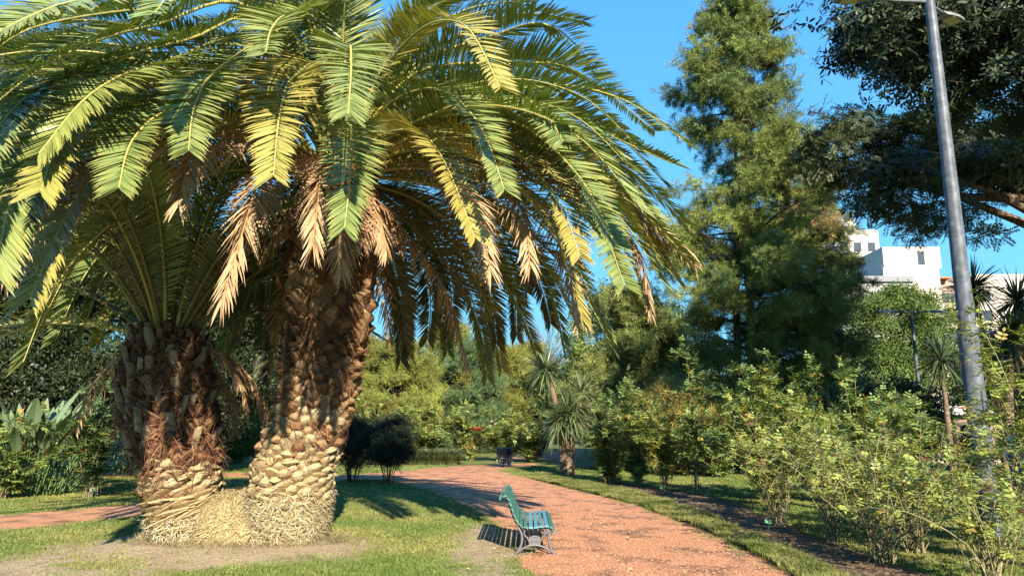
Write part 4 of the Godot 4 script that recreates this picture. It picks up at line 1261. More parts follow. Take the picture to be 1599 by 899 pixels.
func build_ground() -> void:
	var isl := [0.3, -4.0, 0.22, -8.86, 0.0, -10.5, -0.41, -14.2, -1.52, -18.3, -2.98, -22.2, -4.0, -24.4, -5.2, -24.6, -5.7, -20.0, -6.5, -16.6, -7.1, -14.7, -8.3, -12.5, -9.6, -10.4, -11.5, -8.0]
	var edge := [3.2, -4.0, 3.2, -8.86, 3.23, -11.8, 2.76, -16.5, 1.74, -20.7, 0.64, -25.0, -0.5, -29.8]
	var p := isl.duplicate()
	p.append_array([-14.2, -8.0, -9.8, -14.7, -8.2, -16.9, -7.2, -21.0, -7.3, -25.2, -10.0, -25.7, -20.0, -26.2, -20.0, -29.2, -10.2, -28.2, -5.6, -27.4, -4.1, -29.8, -3.2, -32.4, -1.7, -34.0, 1.0, -36.0, 1.4, -34.3, -0.1, -32.0])
	for i in range(edge.size() - 2, -1, -2): p.append_array([edge[i], edge[i + 1]])
	PATH = jag(pv(p), 0.22, 0.16)
	FARPATH = jag(pv([0.0, -39.0, 3.2, -38.0, 5.5, -58.0, 0.6, -58.0]), 0.5, 0.2)
	STRIP = pv([3.2, -4.0, 3.2, -8.86, 3.23, -11.8, 2.76, -16.5, 1.74, -20.7, 0.64, -25.0, 0.9, -25.9, 2.1, -23.8, 3.24, -19.3, 3.68, -14.7, 3.7, -11.2, 3.66, -4.0])
	SOIL = jag(pv([3.66, -4.0, 3.7, -11.2, 3.68, -14.7, 3.24, -19.3, 2.1, -23.8, 2.9, -24.4, 4.2, -20.9, 5.0, -18.5, 4.9, -14.7, 4.7, -11.2, 4.6, -4.0]), 0.25, 0.25)
	# lawn: one large sheet with a fine grid near by
	var b := MB.new()
	var x0 := -26.0; var z0 := -3.0; var st := 0.2
	var nx := 260; var nz := 235
	for j in nz + 1:
		for i in nx + 1:
			var x := x0 + i * st
			var z := z0 - j * st
			b.v.append(Vector3(x, hgt(x, z), z))
			b.n.append(Vector3(hgt(x - 0.1, z) - hgt(x + 0.1, z), 0.2, hgt(x, z - 0.1) - hgt(x, z + 0.1)).normalized())
			var d := dirt(x, z)
			var g := Color(0.115, 0.15, 0.035).lerp(Color(0.19, 0.19, 0.06), 0.5 + 0.8 * noise.get_noise_2d(x * 35, z * 35))
			var e := Color(0.33, 0.25, 0.17).lerp(Color(0.42, 0.33, 0.23), 0.5 + noise.get_noise_2d(x * 90, z * 90))
			b.c.append(g.lerp(e, clampf(d, 0.0, 1.0)))
	for j in nz:
		for i in nx:
			var a := j * (nx + 1) + i
			b.ix.append_array(PackedInt32Array([a, a + nx + 1, a + nx + 2, a, a + nx + 2, a + 1]))
	part("lawn", b.mesh(), M.ground, self).set_meta("kind", "structure")
	b = MB.new()
	b.quad(Vector3(-500, -0.03, 60), Vector3(-500, -0.03, -700), Vector3(500, -0.03, -700), Vector3(500, -0.03, 60), Color(0.14, 0.16, 0.05))
	part("ground", b.mesh(), M.ground, self).set_meta("kind", "structure")
	sheet("path", PATH, 0.006, M.path)
	sheet("path", FARPATH, 0.006, M.path)
	sheet("flower_bed", SOIL, 0.005, M.soil)
	# brick chips, clods and fallen leaves
	var chip := MB.new()
	R.seed = 60
	var cv := []
	for i in 6: cv.append(Vector3(cos(i * 1.047) * rf(0.7, 1.1), rf(-0.1, 0.1), sin(i * 1.047) * rf(0.7, 1.1)))
	for i in 6:
		chip.tri(Vector3(0, 0.55, 0), cv[(i + 1) % 6], cv[i], Color(1, 1, 1))
	var cm := chip.mesh()
	var xf := []; var cols := []
	var tries := 0
	while xf.size() < 26000 and tries < 90000:
		tries += 1
		var z := -6.5 - 22.0 * pow(R.randf(), 1.6)
		var x := rf(-4.5, 3.6)
		if not inside(Vector2(x, z), PATH): continue
		var s := rf(0.006, 0.017)
		xf.append(Transform3D(Basis(Vector3.UP, rf(0, TAU)) * Basis.from_scale(Vector3(s, s * rf(0.4, 0.9), s)), Vector3(x, 0.008, z)))
		var c := Color(0.40, 0.165, 0.09).lerp(Color(0.62, 0.36, 0.25), R.randf()) * rf(0.6, 1.15)
		if R.randf() < 0.07: c = Color(0.16, 0.1, 0.06)
		cols.append(c)
	tag(scatter("gravel", cm, M.chip, self, xf, cols), "crushed orange brick chips strewn over the path", "gravel")
	xf = []; cols = []
	for i in 5200:
		var z := rf(-26.0, -6.0)
		var x := rf(2.4, 5.2)
		if not inside(Vector2(x, z), SOIL): continue
		var s := rf(0.012, 0.05)
		xf.append(Transform3D(Basis(Vector3.UP, rf(0, TAU)) * Basis.from_scale(Vector3(s, s * rf(0.5, 0.9), s)), Vector3(x, 0.003, z)))
		cols.append(Color(0.065, 0.042, 0.026).lerp(Color(0.16, 0.11, 0.07), R.randf()))
	tag(scatter("soil_clods", cm, M.chip, self, xf, cols), "dark crumbly clods of soil along the rose bed", "soil")
	var lm := MB.new()
	lm.kite(Vector3(-0.5, 0, 0), Vector3(1, 0.1, 0).normalized(), Vector3(0, 0, 0.28), 1.0, Vector3(0, 0.14, 0), Color(1, 1, 1))
	xf = []; cols = []
	for i in 1500:
		var z := rf(-26.0, -7.0)
		var x := rf(-8.0, 5.0)
		if R.randf() > (0.8 if x > -1.0 else 0.3): continue
		xf.append(Transform3D(Basis(Vector3.UP, rf(0, TAU)) * Basis(Vector3.RIGHT, rf(-0.4, 0.4)) * Basis.from_scale(Vector3.ONE * rf(0.03, 0.075)), Vector3(x, 0.015 + hgt(x, z), z)))
		cols.append(Color(0.22, 0.13, 0.06).lerp(Color(0.42, 0.33, 0.2), R.randf()))
	for i in 5200:
		var z := rf(-13.0, -8.2)
		var x := rf(-8.5, 0.6)
		if dirt(x, z) < 0.35 + R.randf() * 0.3: continue
		xf.append(Transform3D(Basis(Vector3.UP, rf(0, TAU)) * Basis.from_scale(Vector3(rf(0.02, 0.07), 0.02, rf(0.008, 0.02))), Vector3(x, 0.008 + hgt(x, z), z)))
		cols.append(Color(0.2, 0.13, 0.075).lerp(Color(0.5, 0.41, 0.28), R.randf()))
	tag(scatter("leaf_litter", lm.mesh(), M.chip, self, xf, cols), "dry fallen leaves scattered over path and lawn", "leaf litter")

func tuft_mesh(n: int, hmin: float, hmax: float, lean: float, w: float, seed_: int) -> ArrayMesh:
	R.seed = seed_
	var b := MB.new()
	for i in n:
		var a := rf(0, TAU)
		var p := Vector3(rf(-0.06, 0.06), -0.005, rf(-0.06, 0.06))
		var d := Vector3(cos(a) * lean * R.randf(), 1.0, sin(a) * lean * R.randf()).normalized()
		var s := Vector3(-sin(a), 0, cos(a)) * w
		var h := rf(hmin, hmax)
		var g := rf(0.65, 1.0)
		var m := p + d * h * 0.6
		var e := p + d * h + Vector3(cos(a), -0.2, sin(a)) * h * 0.35
		b.quad(p - s, m - s * 0.8, m + s * 0.8, p + s, Color(g, g, g))
		b.tri(m - s * 0.8, e, m + s * 0.8, Color(g, g, g))
	return b.mesh()

func build_grass() -> void:
	var short := tuft_mesh(11, 0.02, 0.05, 1.1, 0.0032, 70)
	R.seed = 71
	var xf := []; var cols := []
	var tries := 0
	while xf.size() < 95000 and tries < 260000:
		tries += 1
		var z := -6.5 - 27.0 * pow(R.randf(), 1.25)
		var x := rf(-0.8, 0.8) * -z
		var p := Vector2(x, z)
		if not lawn(p): continue
		if R.randf() < dirt(x, z) * 0.97: continue
		var far := clampf((-z - 8.0) / 22.0, 0.0, 1.0)
		var s := rf(0.75, 1.3) * lerpf(1.0, 1.7, far)
		xf.append(Transform3D(Basis(Vector3.UP, rf(0, TAU)) * Basis.from_scale(Vector3(s, s * rf(0.7, 1.1), s)), Vector3(x, hgt(x, z), z)))
		var dry := clampf(0.45 + 0.9 * noise.get_noise_2d(x * 35, z * 35) + rf(-0.25, 0.25), 0.0, 1.0)
		var c := Color(0.13, 0.20, 0.04).lerp(Color(0.29, 0.28, 0.09), dry) * rf(0.8, 1.2)
		cols.append(c)
	for i in 9000:
		var k := R.randi() % PATH.size()
		var e0 := PATH[k]
		var e := e0.lerp(PATH[(k + 1) % PATH.size()], R.randf()) + Vector2(R.randfn(), R.randfn()) * 0.16
		if e.y > -6.5 or e.y < -30.0 or noise.get_noise_2d(e.x * 110, e.y * 110) < -0.05: continue
		xf.append(Transform3D(Basis(Vector3.UP, rf(0, TAU)) * Basis.from_scale(Vector3.ONE * rf(0.5, 1.2)), Vector3(e.x, 0.004, e.y)))
		cols.append(Color(0.13, 0.18, 0.04).lerp(Color(0.28, 0.26, 0.09), R.randf()))
	tag(scatter("grass", short, M.grass, self, xf, cols), "short green lawn grass around the palms and behind the roses", "grass")
	var long := tuft_mesh(14, 0.05, 0.12, 1.8, 0.0035, 72)
	xf = []; cols = []
	tries = 0
	while xf.size() < 19000 and tries < 60000:
		tries += 1
		var z := rf(-26.0, -5.0)
		var x := rf(0.4, 4.0)
		var p := Vector2(x, z)
		if not inside(p, STRIP) or noise.get_noise_2d(x * 160, z * 160) < -0.28: continue
		var hump := 0.08 + 0.16 * noise.get_noise_2d(x * 120, z * 120)
		xf.append(Transform3D(Basis(Vector3.UP, rf(0, TAU)) * Basis.from_scale(Vector3.ONE * rf(0.7, 1.2)), Vector3(x, hump * 0.5, z)))
		cols.append(Color(0.13, 0.17, 0.035).lerp(Color(0.28, 0.26, 0.09), clampf(0.5 + noise.get_noise_2d(x * 80, z * 80) + rf(-0.2, 0.2), 0, 1)) * rf(0.85, 1.15))
	tag(scatter("grass", long, M.grass, self, xf, cols), "shaggy strip of longer grass edging the rose bed", "grass")

func wall_box(o: Node3D, called: String, a: Vector3, c: Vector3, col: Color, mat: Material) -> MeshInstance3D:
	var b := MB.new()
	b.box(Transform3D(Basis.IDENTITY, (a + c) * 0.5), c - a, col)
	return part(called, b.mesh(), mat, o)

func build_far() -> void:
	# pale apartment block
	var o := thing("apartment_building", Vector3(0, 0, 0), "pale cream apartment block with rooftop tank room above the light green tree", "building", "apartment blocks behind the park")
	var cream := Color(0.50, 0.42, 0.37)
	wall_box(o, "wall", Vector3(56.5, 0, -126), Vector3(65.0, 25.6, -110), cream, M.plaster)
	wall_box(o, "wall", Vector3(68.6, 0, -126), Vector3(110.0, 24.6, -110), Color(0.48, 0.42, 0.385), M.plaster)
	wall_box(o, "stair_bay", Vector3(65.0, 0, -126), Vector3(68.6, 24.2, -111.6), Color(0.3, 0.23, 0.2), M.plaster)
	wall_box(o, "roof_room", Vector3(57.0, 25.6, -122), Vector3(65.8, 29.0, -110.6), cream * 1.05, M.plaster)
	wall_box(o, "parapet", Vector3(68.4, 24.6, -126), Vector3(110, 25.3, -125.6), cream, M.plaster)
	wall_box(o, "awning", Vector3(65.1, 24.0, -111.5), Vector3(66.9, 24.25, -110.2), Color(0.5, 0.16, 0.08), M.plaster)
	wall_box(o, "window", Vector3(62.3, 26.2, -110.59), Vector3(63.3, 28.3, -110.52), Color(0.1, 0.09, 0.09), M.glass)
	for f in 7:
		var y := 2.5 + f * 3.0
		wall_box(o, "window", Vector3(65.9, y, -111.59), Vector3(67.8, y + 1.4, -111.5), Color(1, 1, 1), M.glass)
		wall_box(o, "balcony", Vector3(65.1, y - 1.1, -111.5), Vector3(68.5, y - 0.3, -110.3), Color(0.46, 0.38, 0.33), M.plaster)
		for x in [70.5, 75.5, 80.5, 85.5, 90.5]:
			wall_box(o, "window", Vector3(x, y, -109.99), Vector3(x + 1.8, y + 1.5, -109.9), Color(1, 1, 1), M.glass)
	var t := thing("apartment_building", Vector3.ZERO, "white tower block glimpsed through the conifer's outer branches", "building", "apartment blocks behind the park")
	wall_box(t, "wall", Vector3(58.5, 0, -142), Vector3(66.5, 37.0, -130), Color(0.46, 0.45, 0.44), M.plaster)
	wall_box(t, "roof_room", Vector3(60.0, 37.0, -140), Vector3(63.5, 39.5, -132), Color(0.6, 0.58, 0.56), M.plaster)
	for f in 11:
		for x in [59.4, 61.9, 64.4]:
			wall_box(t, "window", Vector3(x, 3 + f * 3.0, -129.99), Vector3(x + 1.3, 4.6 + f * 3.0, -129.9), Color(1, 1, 1), M.glass)
	var g := thing("low_building", Vector3.ZERO, "low grey-roofed building at the left foot of the cream block", "building")
	wall_box(g, "wall", Vector3(46, 0, -108), Vector3(56.4, 21.8, -102), Color(0.36, 0.35, 0.36), M.plaster)
	wall_box(g, "roof", Vector3(45.6, 21.8, -108.4), Vector3(56.4, 22.6, -101.6), Color(0.2, 0.2, 0.22), M.plaster)
	for f in 6:
		for x in [47.2, 50.2, 53.2]:
			wall_box(g, "window", Vector3(x, 3 + f * 3.0, -101.99), Vector3(x + 1.6, 4.6 + f * 3.0, -101.9), Color(1, 1, 1), M.glass)
	# white pavilion seen between the palm trunks
	var w := thing("garden_pavilion", Vector3(-17.35, 0, -45.0), "small white pavilion seen between the two palm trunks", "pavilion")
	for x in [-0.5, 0.12, 0.55]:
		var b := MB.new()
		b.tube([Vector3(x, 0, 0), Vector3(x, 0.2, 0), Vector3(x, 0.22, 0), Vector3(x, 3.0, 0)], [0.17, 0.17, 0.13, 0.11], 12, Color(0.78, 0.78, 0.76), null, true)
		part("column", b.mesh(), M.plaster, w)
	wall_box(w, "beam", Vector3(-0.75, 3.0, -0.2), Vector3(0.8, 3.3, 0.2), Color(0.78, 0.78, 0.77), M.plaster)
	wall_box(w, "roof", Vector3(-0.85, 3.3, -2.0), Vector3(0.9, 3.42, 0.3), Color(0.7, 0.7, 0.7), M.plaster)
	wall_box(w, "back_wall", Vector3(-0.7, 0, -2.0), Vector3(0.75, 3.3, -1.85), Color(0.6, 0.6, 0.6), M.plaster)
	# kiosk and railing on the right
	var k := thing("kiosk", Vector3(26.3, 0, -44.0), "small brown kiosk with grey flat roof behind the railing", "kiosk")
	wall_box(k, "wall", Vector3(-1.6, 0, -2), Vector3(1.9, 2.4, 0), Color(0.2, 0.13, 0.11), M.plaster)
	wall_box(k, "roof", Vector3(-2.0, 2.4, -2.4), Vector3(2.3, 2.9, 0.5), Color(0.34, 0.34, 0.38), M.plaster)
	wall_box(k, "shutter", Vector3(-1.0, 0.9, 0.0), Vector3(1.2, 2.0, 0.06), Color(0.12, 0.09, 0.08), M.plaster)
	var fe := thing("iron_railing", Vector3(19.0, 0, -36.0), "black iron railing with upright pickets in front of the kiosk", "railing")
	for i in 72:
		var b := MB.new()
		var post := i % 18 == 0
		var hh := 1.75 if post else 1.45
		b.tube([Vector3(i * 0.14, 0, 0), Vector3(i * 0.14, hh, 0), Vector3(i * 0.14, hh + 0.08, 0)], [0.05 if post else 0.012, 0.05 if post else 0.012, 0.004], 5, Color(0.02, 0.02, 0.025))
		part("post" if post else "picket", b.mesh(), M.iron, fe)
	for y in [0.18, 1.3]:
		wall_box(fe, "rail", Vector3(-0.05, y, -0.02), Vector3(10.0, y + 0.045, 0.02), Color(0.02, 0.02, 0.025), M.iron)
	wall_box(fe, "plinth", Vector3(-0.2, -0.1, -0.15), Vector3(10.2, 0.14, 0.15), Color(0.33, 0.27, 0.22), M.plaster)

func build_trees() -> void:
	var yg := Color(0.27, 0.28, 0.06); var yg2 := Color(0.18, 0.23, 0.055)
	# big conifer
	conifer("conifer_tree", "tall shaggy conifer with bright tufted branch ends against the sky", Vector3(9.9, 0, -30.0), 20.9, 4.3, 301, Color(0.23, 0.26, 0.06), Color(0.13, 0.185, 0.055), Color(0.26, 0.2, 0.08), [[-0.95, 0.0, 0.75, 0.2], [-0.25, 0.3, 0.97, 0.26]], M.needle, 0.66, 13.0, 3.0, 0.55, 0.34, 0.13)
	conifer("conifer_tree", "slim weeping conifer with drooping sprays right of the tall one", Vector3(13.6, 0, -32.5), 14.0, 2.2, 302, Color(0.1, 0.135, 0.04), Color(0.17, 0.19, 0.055), Color(0.2, 0.16, 0.06), [[0.0, 0.0, 0.95, 0.18]], M.needle, 0.65, 10.0, 4.2, 0.5, 0.75, 0.16)
	# middle distance: sunlit conifers and shrubs behind the rose garden
	var names := ["yellow-green conifer directly right of the large palm trunk", "broad golden green conifer behind the rounded dark shrubs", "tallest yellow-green conifer in the sunlit row", "bluish green conifer right of the tallest in the row", "sunlit conifer behind the litter bin", "rounded bright conifer left of the cabbage tree top"]
	var spec := [[-9.6, -50, 7.4, 2.6], [-7.0, -47, 7.0, 3.0], [-4.6, -54, 9.2, 3.0], [-2.6, -50, 7.2, 2.6], [-0.6, -52, 7.0, 3.0], [1.2, -56, 7.8, 2.8]]
	for i in 6:
		var q: Array = spec[i]
		var c := yg.lerp(yg2, float((i * 5) % 4) / 3.0)
		if i == 3: c = Color(0.12, 0.185, 0.075)
		conifer("garden_conifer", names[i], Vector3(q[0], 0, q[1]), q[2], q[3], 310 + i, c, c * 0.75, Color(0.22, 0.2, 0.05), [[0.0, 0.0, 0.9, 0.16]], M.needle_up, 0.85, 9.0, 0.4, 0.55, 0.1, 0.13)
	tree("olive_toned_tree", "olive brown tree filling the gap between the palm trunks", "tree", "trees around the garden", Vector3(-14.6, 0, -40), 3.5, 0.25, [[Vector3(0, 6.4, 0), Vector3(3.8, 4.6, 3.5)], [Vector3(1.2, 3.6, 1), Vector3(2.6, 2.2, 2)]], 190, 0.9, 16, M.leafy_fine, M.leaf_soft, 0.9, Color(0.20, 0.18, 0.07), Color(0.12, 0.135, 0.05))
	tree("green_shrub", "bright leafy shrub below the olive brown tree between the trunks", "shrub", "shrubs around the garden", Vector3(-13.2, 0, -36), 0.5, 0.08, [[Vector3(0, 1.4, 0), Vector3(1.5, 1.4, 1.3)]], 60, 0.5, 15, M.leafy_fine, M.leaf_soft, 0.6, Color(0.15, 0.21, 0.04), Color(0.09, 0.15, 0.03))
	# dark evergreens at the left, behind the small palm
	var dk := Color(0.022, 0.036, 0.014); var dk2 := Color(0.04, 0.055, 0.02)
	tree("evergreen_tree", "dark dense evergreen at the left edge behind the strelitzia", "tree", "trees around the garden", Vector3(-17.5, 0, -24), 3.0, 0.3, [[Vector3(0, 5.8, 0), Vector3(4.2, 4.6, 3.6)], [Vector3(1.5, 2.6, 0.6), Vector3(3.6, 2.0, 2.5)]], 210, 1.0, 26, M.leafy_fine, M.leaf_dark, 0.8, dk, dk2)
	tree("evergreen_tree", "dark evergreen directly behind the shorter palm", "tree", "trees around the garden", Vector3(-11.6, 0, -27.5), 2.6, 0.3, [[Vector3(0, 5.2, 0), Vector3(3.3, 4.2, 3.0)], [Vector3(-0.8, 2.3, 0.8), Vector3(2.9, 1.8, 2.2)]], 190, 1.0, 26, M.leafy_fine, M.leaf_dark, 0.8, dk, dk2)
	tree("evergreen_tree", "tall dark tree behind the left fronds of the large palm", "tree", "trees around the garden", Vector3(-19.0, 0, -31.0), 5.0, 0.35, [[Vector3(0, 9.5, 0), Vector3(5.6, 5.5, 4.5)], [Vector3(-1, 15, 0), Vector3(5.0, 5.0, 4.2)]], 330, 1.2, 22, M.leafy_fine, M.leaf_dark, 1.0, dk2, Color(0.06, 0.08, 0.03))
	# centre right masses
	tree("broadleaf_tree", "green broadleaf tree close behind the cabbage tree", "tree", "trees around the garden", Vector3(5.2, 0, -42), 3.4, 0.22, [[Vector3(0, 6.0, 0), Vector3(2.7, 3.4, 2.4)], [Vector3(2.0, 4.0, 0.8), Vector3(2.4, 2.6, 2.0)], [Vector3(-1.6, 3.2, 0.8), Vector3(2.2, 2.2, 2.0)]], 150, 0.8, 15, M.leafy, M.leaf_soft, 0.8, Color(0.2, 0.25, 0.06), Color(0.12, 0.17, 0.045))
	conifer("drooping_conifer", "low olive green conifer with drooping sprays right of the cabbage tree", Vector3(4.9, 0, -31.5), 8.0, 2.5, 303, Color(0.26, 0.27, 0.075), Color(0.15, 0.19, 0.055), Color(0.34, 0.24, 0.09), [[0.0, 0.0, 0.9, 0.16]], M.needle, 0.7, 11.0, 1.2, 0.5, 0.6, 0.14)
	tree("golden_shrub", "golden brown feathery shrub at the foot of the low olive green conifer", "shrub", "shrubs around the garden", Vector3(6.0, 0, -27.6), 0.6, 0.1, [[Vector3(0, 1.75, 0), Vector3(1.7, 1.5, 1.4)]], 80, 0.6, 14, M.needle, M.leaf_soft, 0.7, Color(0.36, 0.28, 0.07), Color(0.24, 0.21, 0.055), 0.6, 0.5)
	tree("broadleaf_tree", "leafy tree filling the space left of the tall conifer's foot", "tree", "trees around the garden", Vector3(8.8, 0, -46), 3.4, 0.22, [[Vector3(0, 5.6, 0), Vector3(3.0, 4.0, 2.4)]], 140, 0.9, 15, M.leafy, M.leaf_soft, 0.85, Color(0.16, 0.21, 0.055), Color(0.1, 0.145, 0.045))
	tree("dome_tree", "light green domed tree in front of the cream building", "tree", "trees around the garden", Vector3(24.6, 0, -48), 4.5, 0.3, [[Vector3(0, 7.6, 0), Vector3(4.2, 3.2, 3.8)], [Vector3(0.8, 9.2, 0), Vector3(2.6, 1.9, 2.4)], [Vector3(-1.0, 4.4, 1.0), Vector3(3.4, 2.4, 3.0)]], 230, 0.9, 16, M.leafy_fine, M.leaf_soft, 0.95, Color(0.14, 0.2, 0.05), Color(0.08, 0.13, 0.035), 0.45)
	tree("green_shrub", "grey-green rounded shrub right of the tall conifer's trunks", "shrub", "shrubs around the garden", Vector3(16.2, 0, -38.5), 1.0, 0.1, [[Vector3(0, 3.0, 0), Vector3(2.2, 2.4, 1.8)]], 90, 0.7, 15, M.leafy_fine, M.leaf_soft, 0.8, Color(0.13, 0.15, 0.075), Color(0.09, 0.12, 0.06))
	tree("green_shrub", "bright yellow-green shrub under the domed tree", "shrub", "shrubs around the garden", Vector3(20.3, 0, -42), 0.8, 0.1, [[Vector3(0, 2.2, 0), Vector3(2.4, 2.0, 1.8)]], 90, 0.7, 15, M.leafy_fine, M.leaf_soft, 0.8, Color(0.16, 0.2, 0.04), Color(0.1, 0.15, 0.04))
	tree("dark_shrub", "dark strappy shrub mass beneath the distant slim lamp post", "shrub", "shrubs around the garden", Vector3(14.8, 0, -29.0), 0.8, 0.12, [[Vector3(0, 1.7, 0), Vector3(2.2, 1.7, 1.6)]], 90, 0.7, 15, M.leafy, M.leaf_dark, 0.7, Color(0.03, 0.055, 0.02), Color(0.055, 0.085, 0.03))
	# overhanging broadleaf tree at the top right and the feathery tree behind it
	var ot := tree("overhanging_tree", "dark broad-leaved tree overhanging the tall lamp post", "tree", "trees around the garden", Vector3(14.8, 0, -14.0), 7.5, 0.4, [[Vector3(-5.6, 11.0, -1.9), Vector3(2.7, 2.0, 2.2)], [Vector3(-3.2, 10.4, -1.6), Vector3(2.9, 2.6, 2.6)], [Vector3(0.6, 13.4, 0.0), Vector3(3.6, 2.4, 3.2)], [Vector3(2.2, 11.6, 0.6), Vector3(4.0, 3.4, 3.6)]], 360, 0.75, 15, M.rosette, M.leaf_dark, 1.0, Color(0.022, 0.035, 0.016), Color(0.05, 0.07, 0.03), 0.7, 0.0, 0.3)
	var ft := tree("feathery_tree", "feathery-leaved tree with a long level bough behind the tall lamp post", "tree", "trees around the garden", Vector3(20.0, 0, -24.0), 8.2, 0.4, [[Vector3(-8.8, 11.2, 0), Vector3(1.8, 1.7, 2.0)], [Vector3(-7.0, 10.4, 0.4), Vector3(2.2, 2.2, 2.2)], [Vector3(-4.6, 10.8, 0), Vector3(2.4, 2.0, 2.4)], [Vector3(-2.4, 11.0, 0), Vector3(2.4, 2.2, 2.4)], [Vector3(-5.6, 8.5, 0), Vector3(2.0, 0.7, 1.8)], [Vector3(1.5, 12.5, 0), Vector3(4.5, 2.6, 4.0)]], 300, 0.75, 11, M.pinnate, M.leaf_dark, 1.0, Color(0.035, 0.05, 0.018), Color(0.07, 0.085, 0.03), 0.35, 0.0, 0.2)
	var b := MB.new()
	b.tube(spline([Vector3(0, 8.0, 0), Vector3(-2.5, 9.2, 0), Vector3(-5.0, 9.3, 0.2), Vector3(-7.2, 10.2, 0), Vector3(-9.0, 10.8, 0)], 14), [0.24, 0.22, 0.2, 0.18, 0.16, 0.14, 0.13, 0.12, 0.1, 0.09, 0.07, 0.06, 0.04, 0.03, 0.02], 7, Color(1, 1, 1))
	part("limb", b.mesh(), M.bark, ft)
	# dark planting on the right
	tree("dark_shrub", "dense dark shrub at the right edge behind the people", "shrub", "shrubs around the garden", Vector3(19.6, 0, -26.5), 1.2, 0.2, [[Vector3(0, 3.0, 0), Vector3(2.5, 3.0, 2.2)]], 120, 0.8, 16, M.leafy, M.leaf_dark, 0.8, Color(0.018, 0.03, 0.012), Color(0.035, 0.05, 0.02))
	cabbage_tree("dark cabbage tree with spiky head left of the tall lamp post", Vector3(11.9, 0, -20.5), [[Vector3(0, 3.55, 0), 1.0, 0.09, -0.85]], Color(0.03, 0.05, 0.022), Color(0.07, 0.095, 0.04), 401)
	cabbage_tree("tall dark cabbage tree with several heads right of the lamp post", Vector3(13.6, 0, -20.8), [[Vector3(-0.4, 5.6, 0), 1.1, 0.1, -0.8], [Vector3(0.7, 5.2, 0.2), 1.1, 0.1, -0.8], [Vector3(0.1, 4.3, 0.6), 1.0, 0.09, -0.9, 1], [Vector3(-0.5, 3.4, 0.4), 1.0, 0.09, -0.9, 1]], Color(0.02, 0.033, 0.016), Color(0.05, 0.07, 0.03), 402)
	cabbage_tree("cabbage tree with one high head and a skirted trunk beside the path", Vector3(2.0, 0, -27.2), [[Vector3(-0.75, 3.75, 0), 1.25, 0.14, -0.75], [Vector3(0.05, 2.15, 0.25), 1.15, 0.2, -0.8], [Vector3(0.55, 2.95, -0.2), 0.9, 0.14, -0.98, 1], [Vector3(0.25, 2.4, 0.1), 1.0, 0.15, -0.95, 1], [Vector3(-0.35, 1.85, 0.2), 1.0, 0.15, -0.9]], Color(0.06, 0.095, 0.04), Color(0.17, 0.2, 0.09), 403, 230)
	# leafless tree, far centre
	var bt := thing("bare_tree", Vector3(2.6, 0, -58), "leafless greyish tree beyond the hanging palm fronds", "tree", "trees around the garden")
	R.seed = 77
	trunk_part(bt, [Vector3(0, -0.1, 0), Vector3(0.1, 3, 0), Vector3(0, 6, 0)], 0.25, 0.14, M.bark)
	b = MB.new()
	for i in 260:
		var a := rf(0, TAU); var e := rf(0.35, 1.45)
		var d := Vector3(cos(a) * cos(e), sin(e), sin(a) * cos(e))
		var s := Vector3(0, rf(4.0, 6.0), 0) + d * rf(0.0, 4.0)
		var l := rf(1.2, 3.6)
		var q := s + (d + rdir() * 0.5).normalized() * l
		b.tube([s, s.lerp(q, 0.5) + rdir() * 0.2, q], [0.035, 0.022, 0.01], 3, Color(0.2, 0.17, 0.18))
	part("twigs", b.mesh(), M.cane, bt).set_meta("kind", "stuff")
	# fan palm, far right
	R.seed = 78
	var fp := thing("fan_palm", Vector3(36.3, 0, -50), "tall fan palm with sunlit head at the far right edge", "palm tree")
	trunk_part(fp, [Vector3(0, 0, 0), Vector3(0.2, 10, 0), Vector3(0, 20.6, 0)], 0.32, 0.22, M.cord_bark)
	sword_head(fp, Vector3(0, 21.4, 0), 420, 2.0, 0.12, Color(0.2, 0.24, 0.09), Color(0.3, 0.3, 0.13), -0.4)
	sword_head(fp, Vector3(0, 20.4, 0), 200, 1.7, 0.12, Color(0.3, 0.24, 0.13), Color(0.36, 0.3, 0.18), -0.98, "dead_leaf_skirt")
	# far belt of park trees
	R.seed = 79
	var nth := 0
	for i in 13:
		var x := -58.0 + i * 9.6 + rf(-2, 2)
		if x > 34.0 and x < 46.0: continue
		R.seed = 500 + i
		nth += 1
		var h := rf(6.5, 9.5) if absf(x) < 18.0 else rf(8.5, 13.0)
		var z := rf(-82, -72)
		tree("park_tree", "far green park tree, %s from the left along the tree line closing the view" % ["first", "second", "third", "fourth", "fifth", "sixth", "seventh", "eighth", "ninth", "tenth", "eleventh", "twelfth", "thirteenth"][nth - 1], "tree", "far trees closing the view", Vector3(x, 0, z), 3.0, 0.3, [[Vector3(0, h * 0.55, 0), Vector3(5.6, h * 0.48, 4.5)], [Vector3(2, h * 0.35, 1.5), Vector3(4.6, h * 0.34, 3.5)]], 150, 1.5, 11, M.leafy, M.leaf_soft, 1.7, Color(0.10, 0.135, 0.04), Color(0.06, 0.1, 0.035))

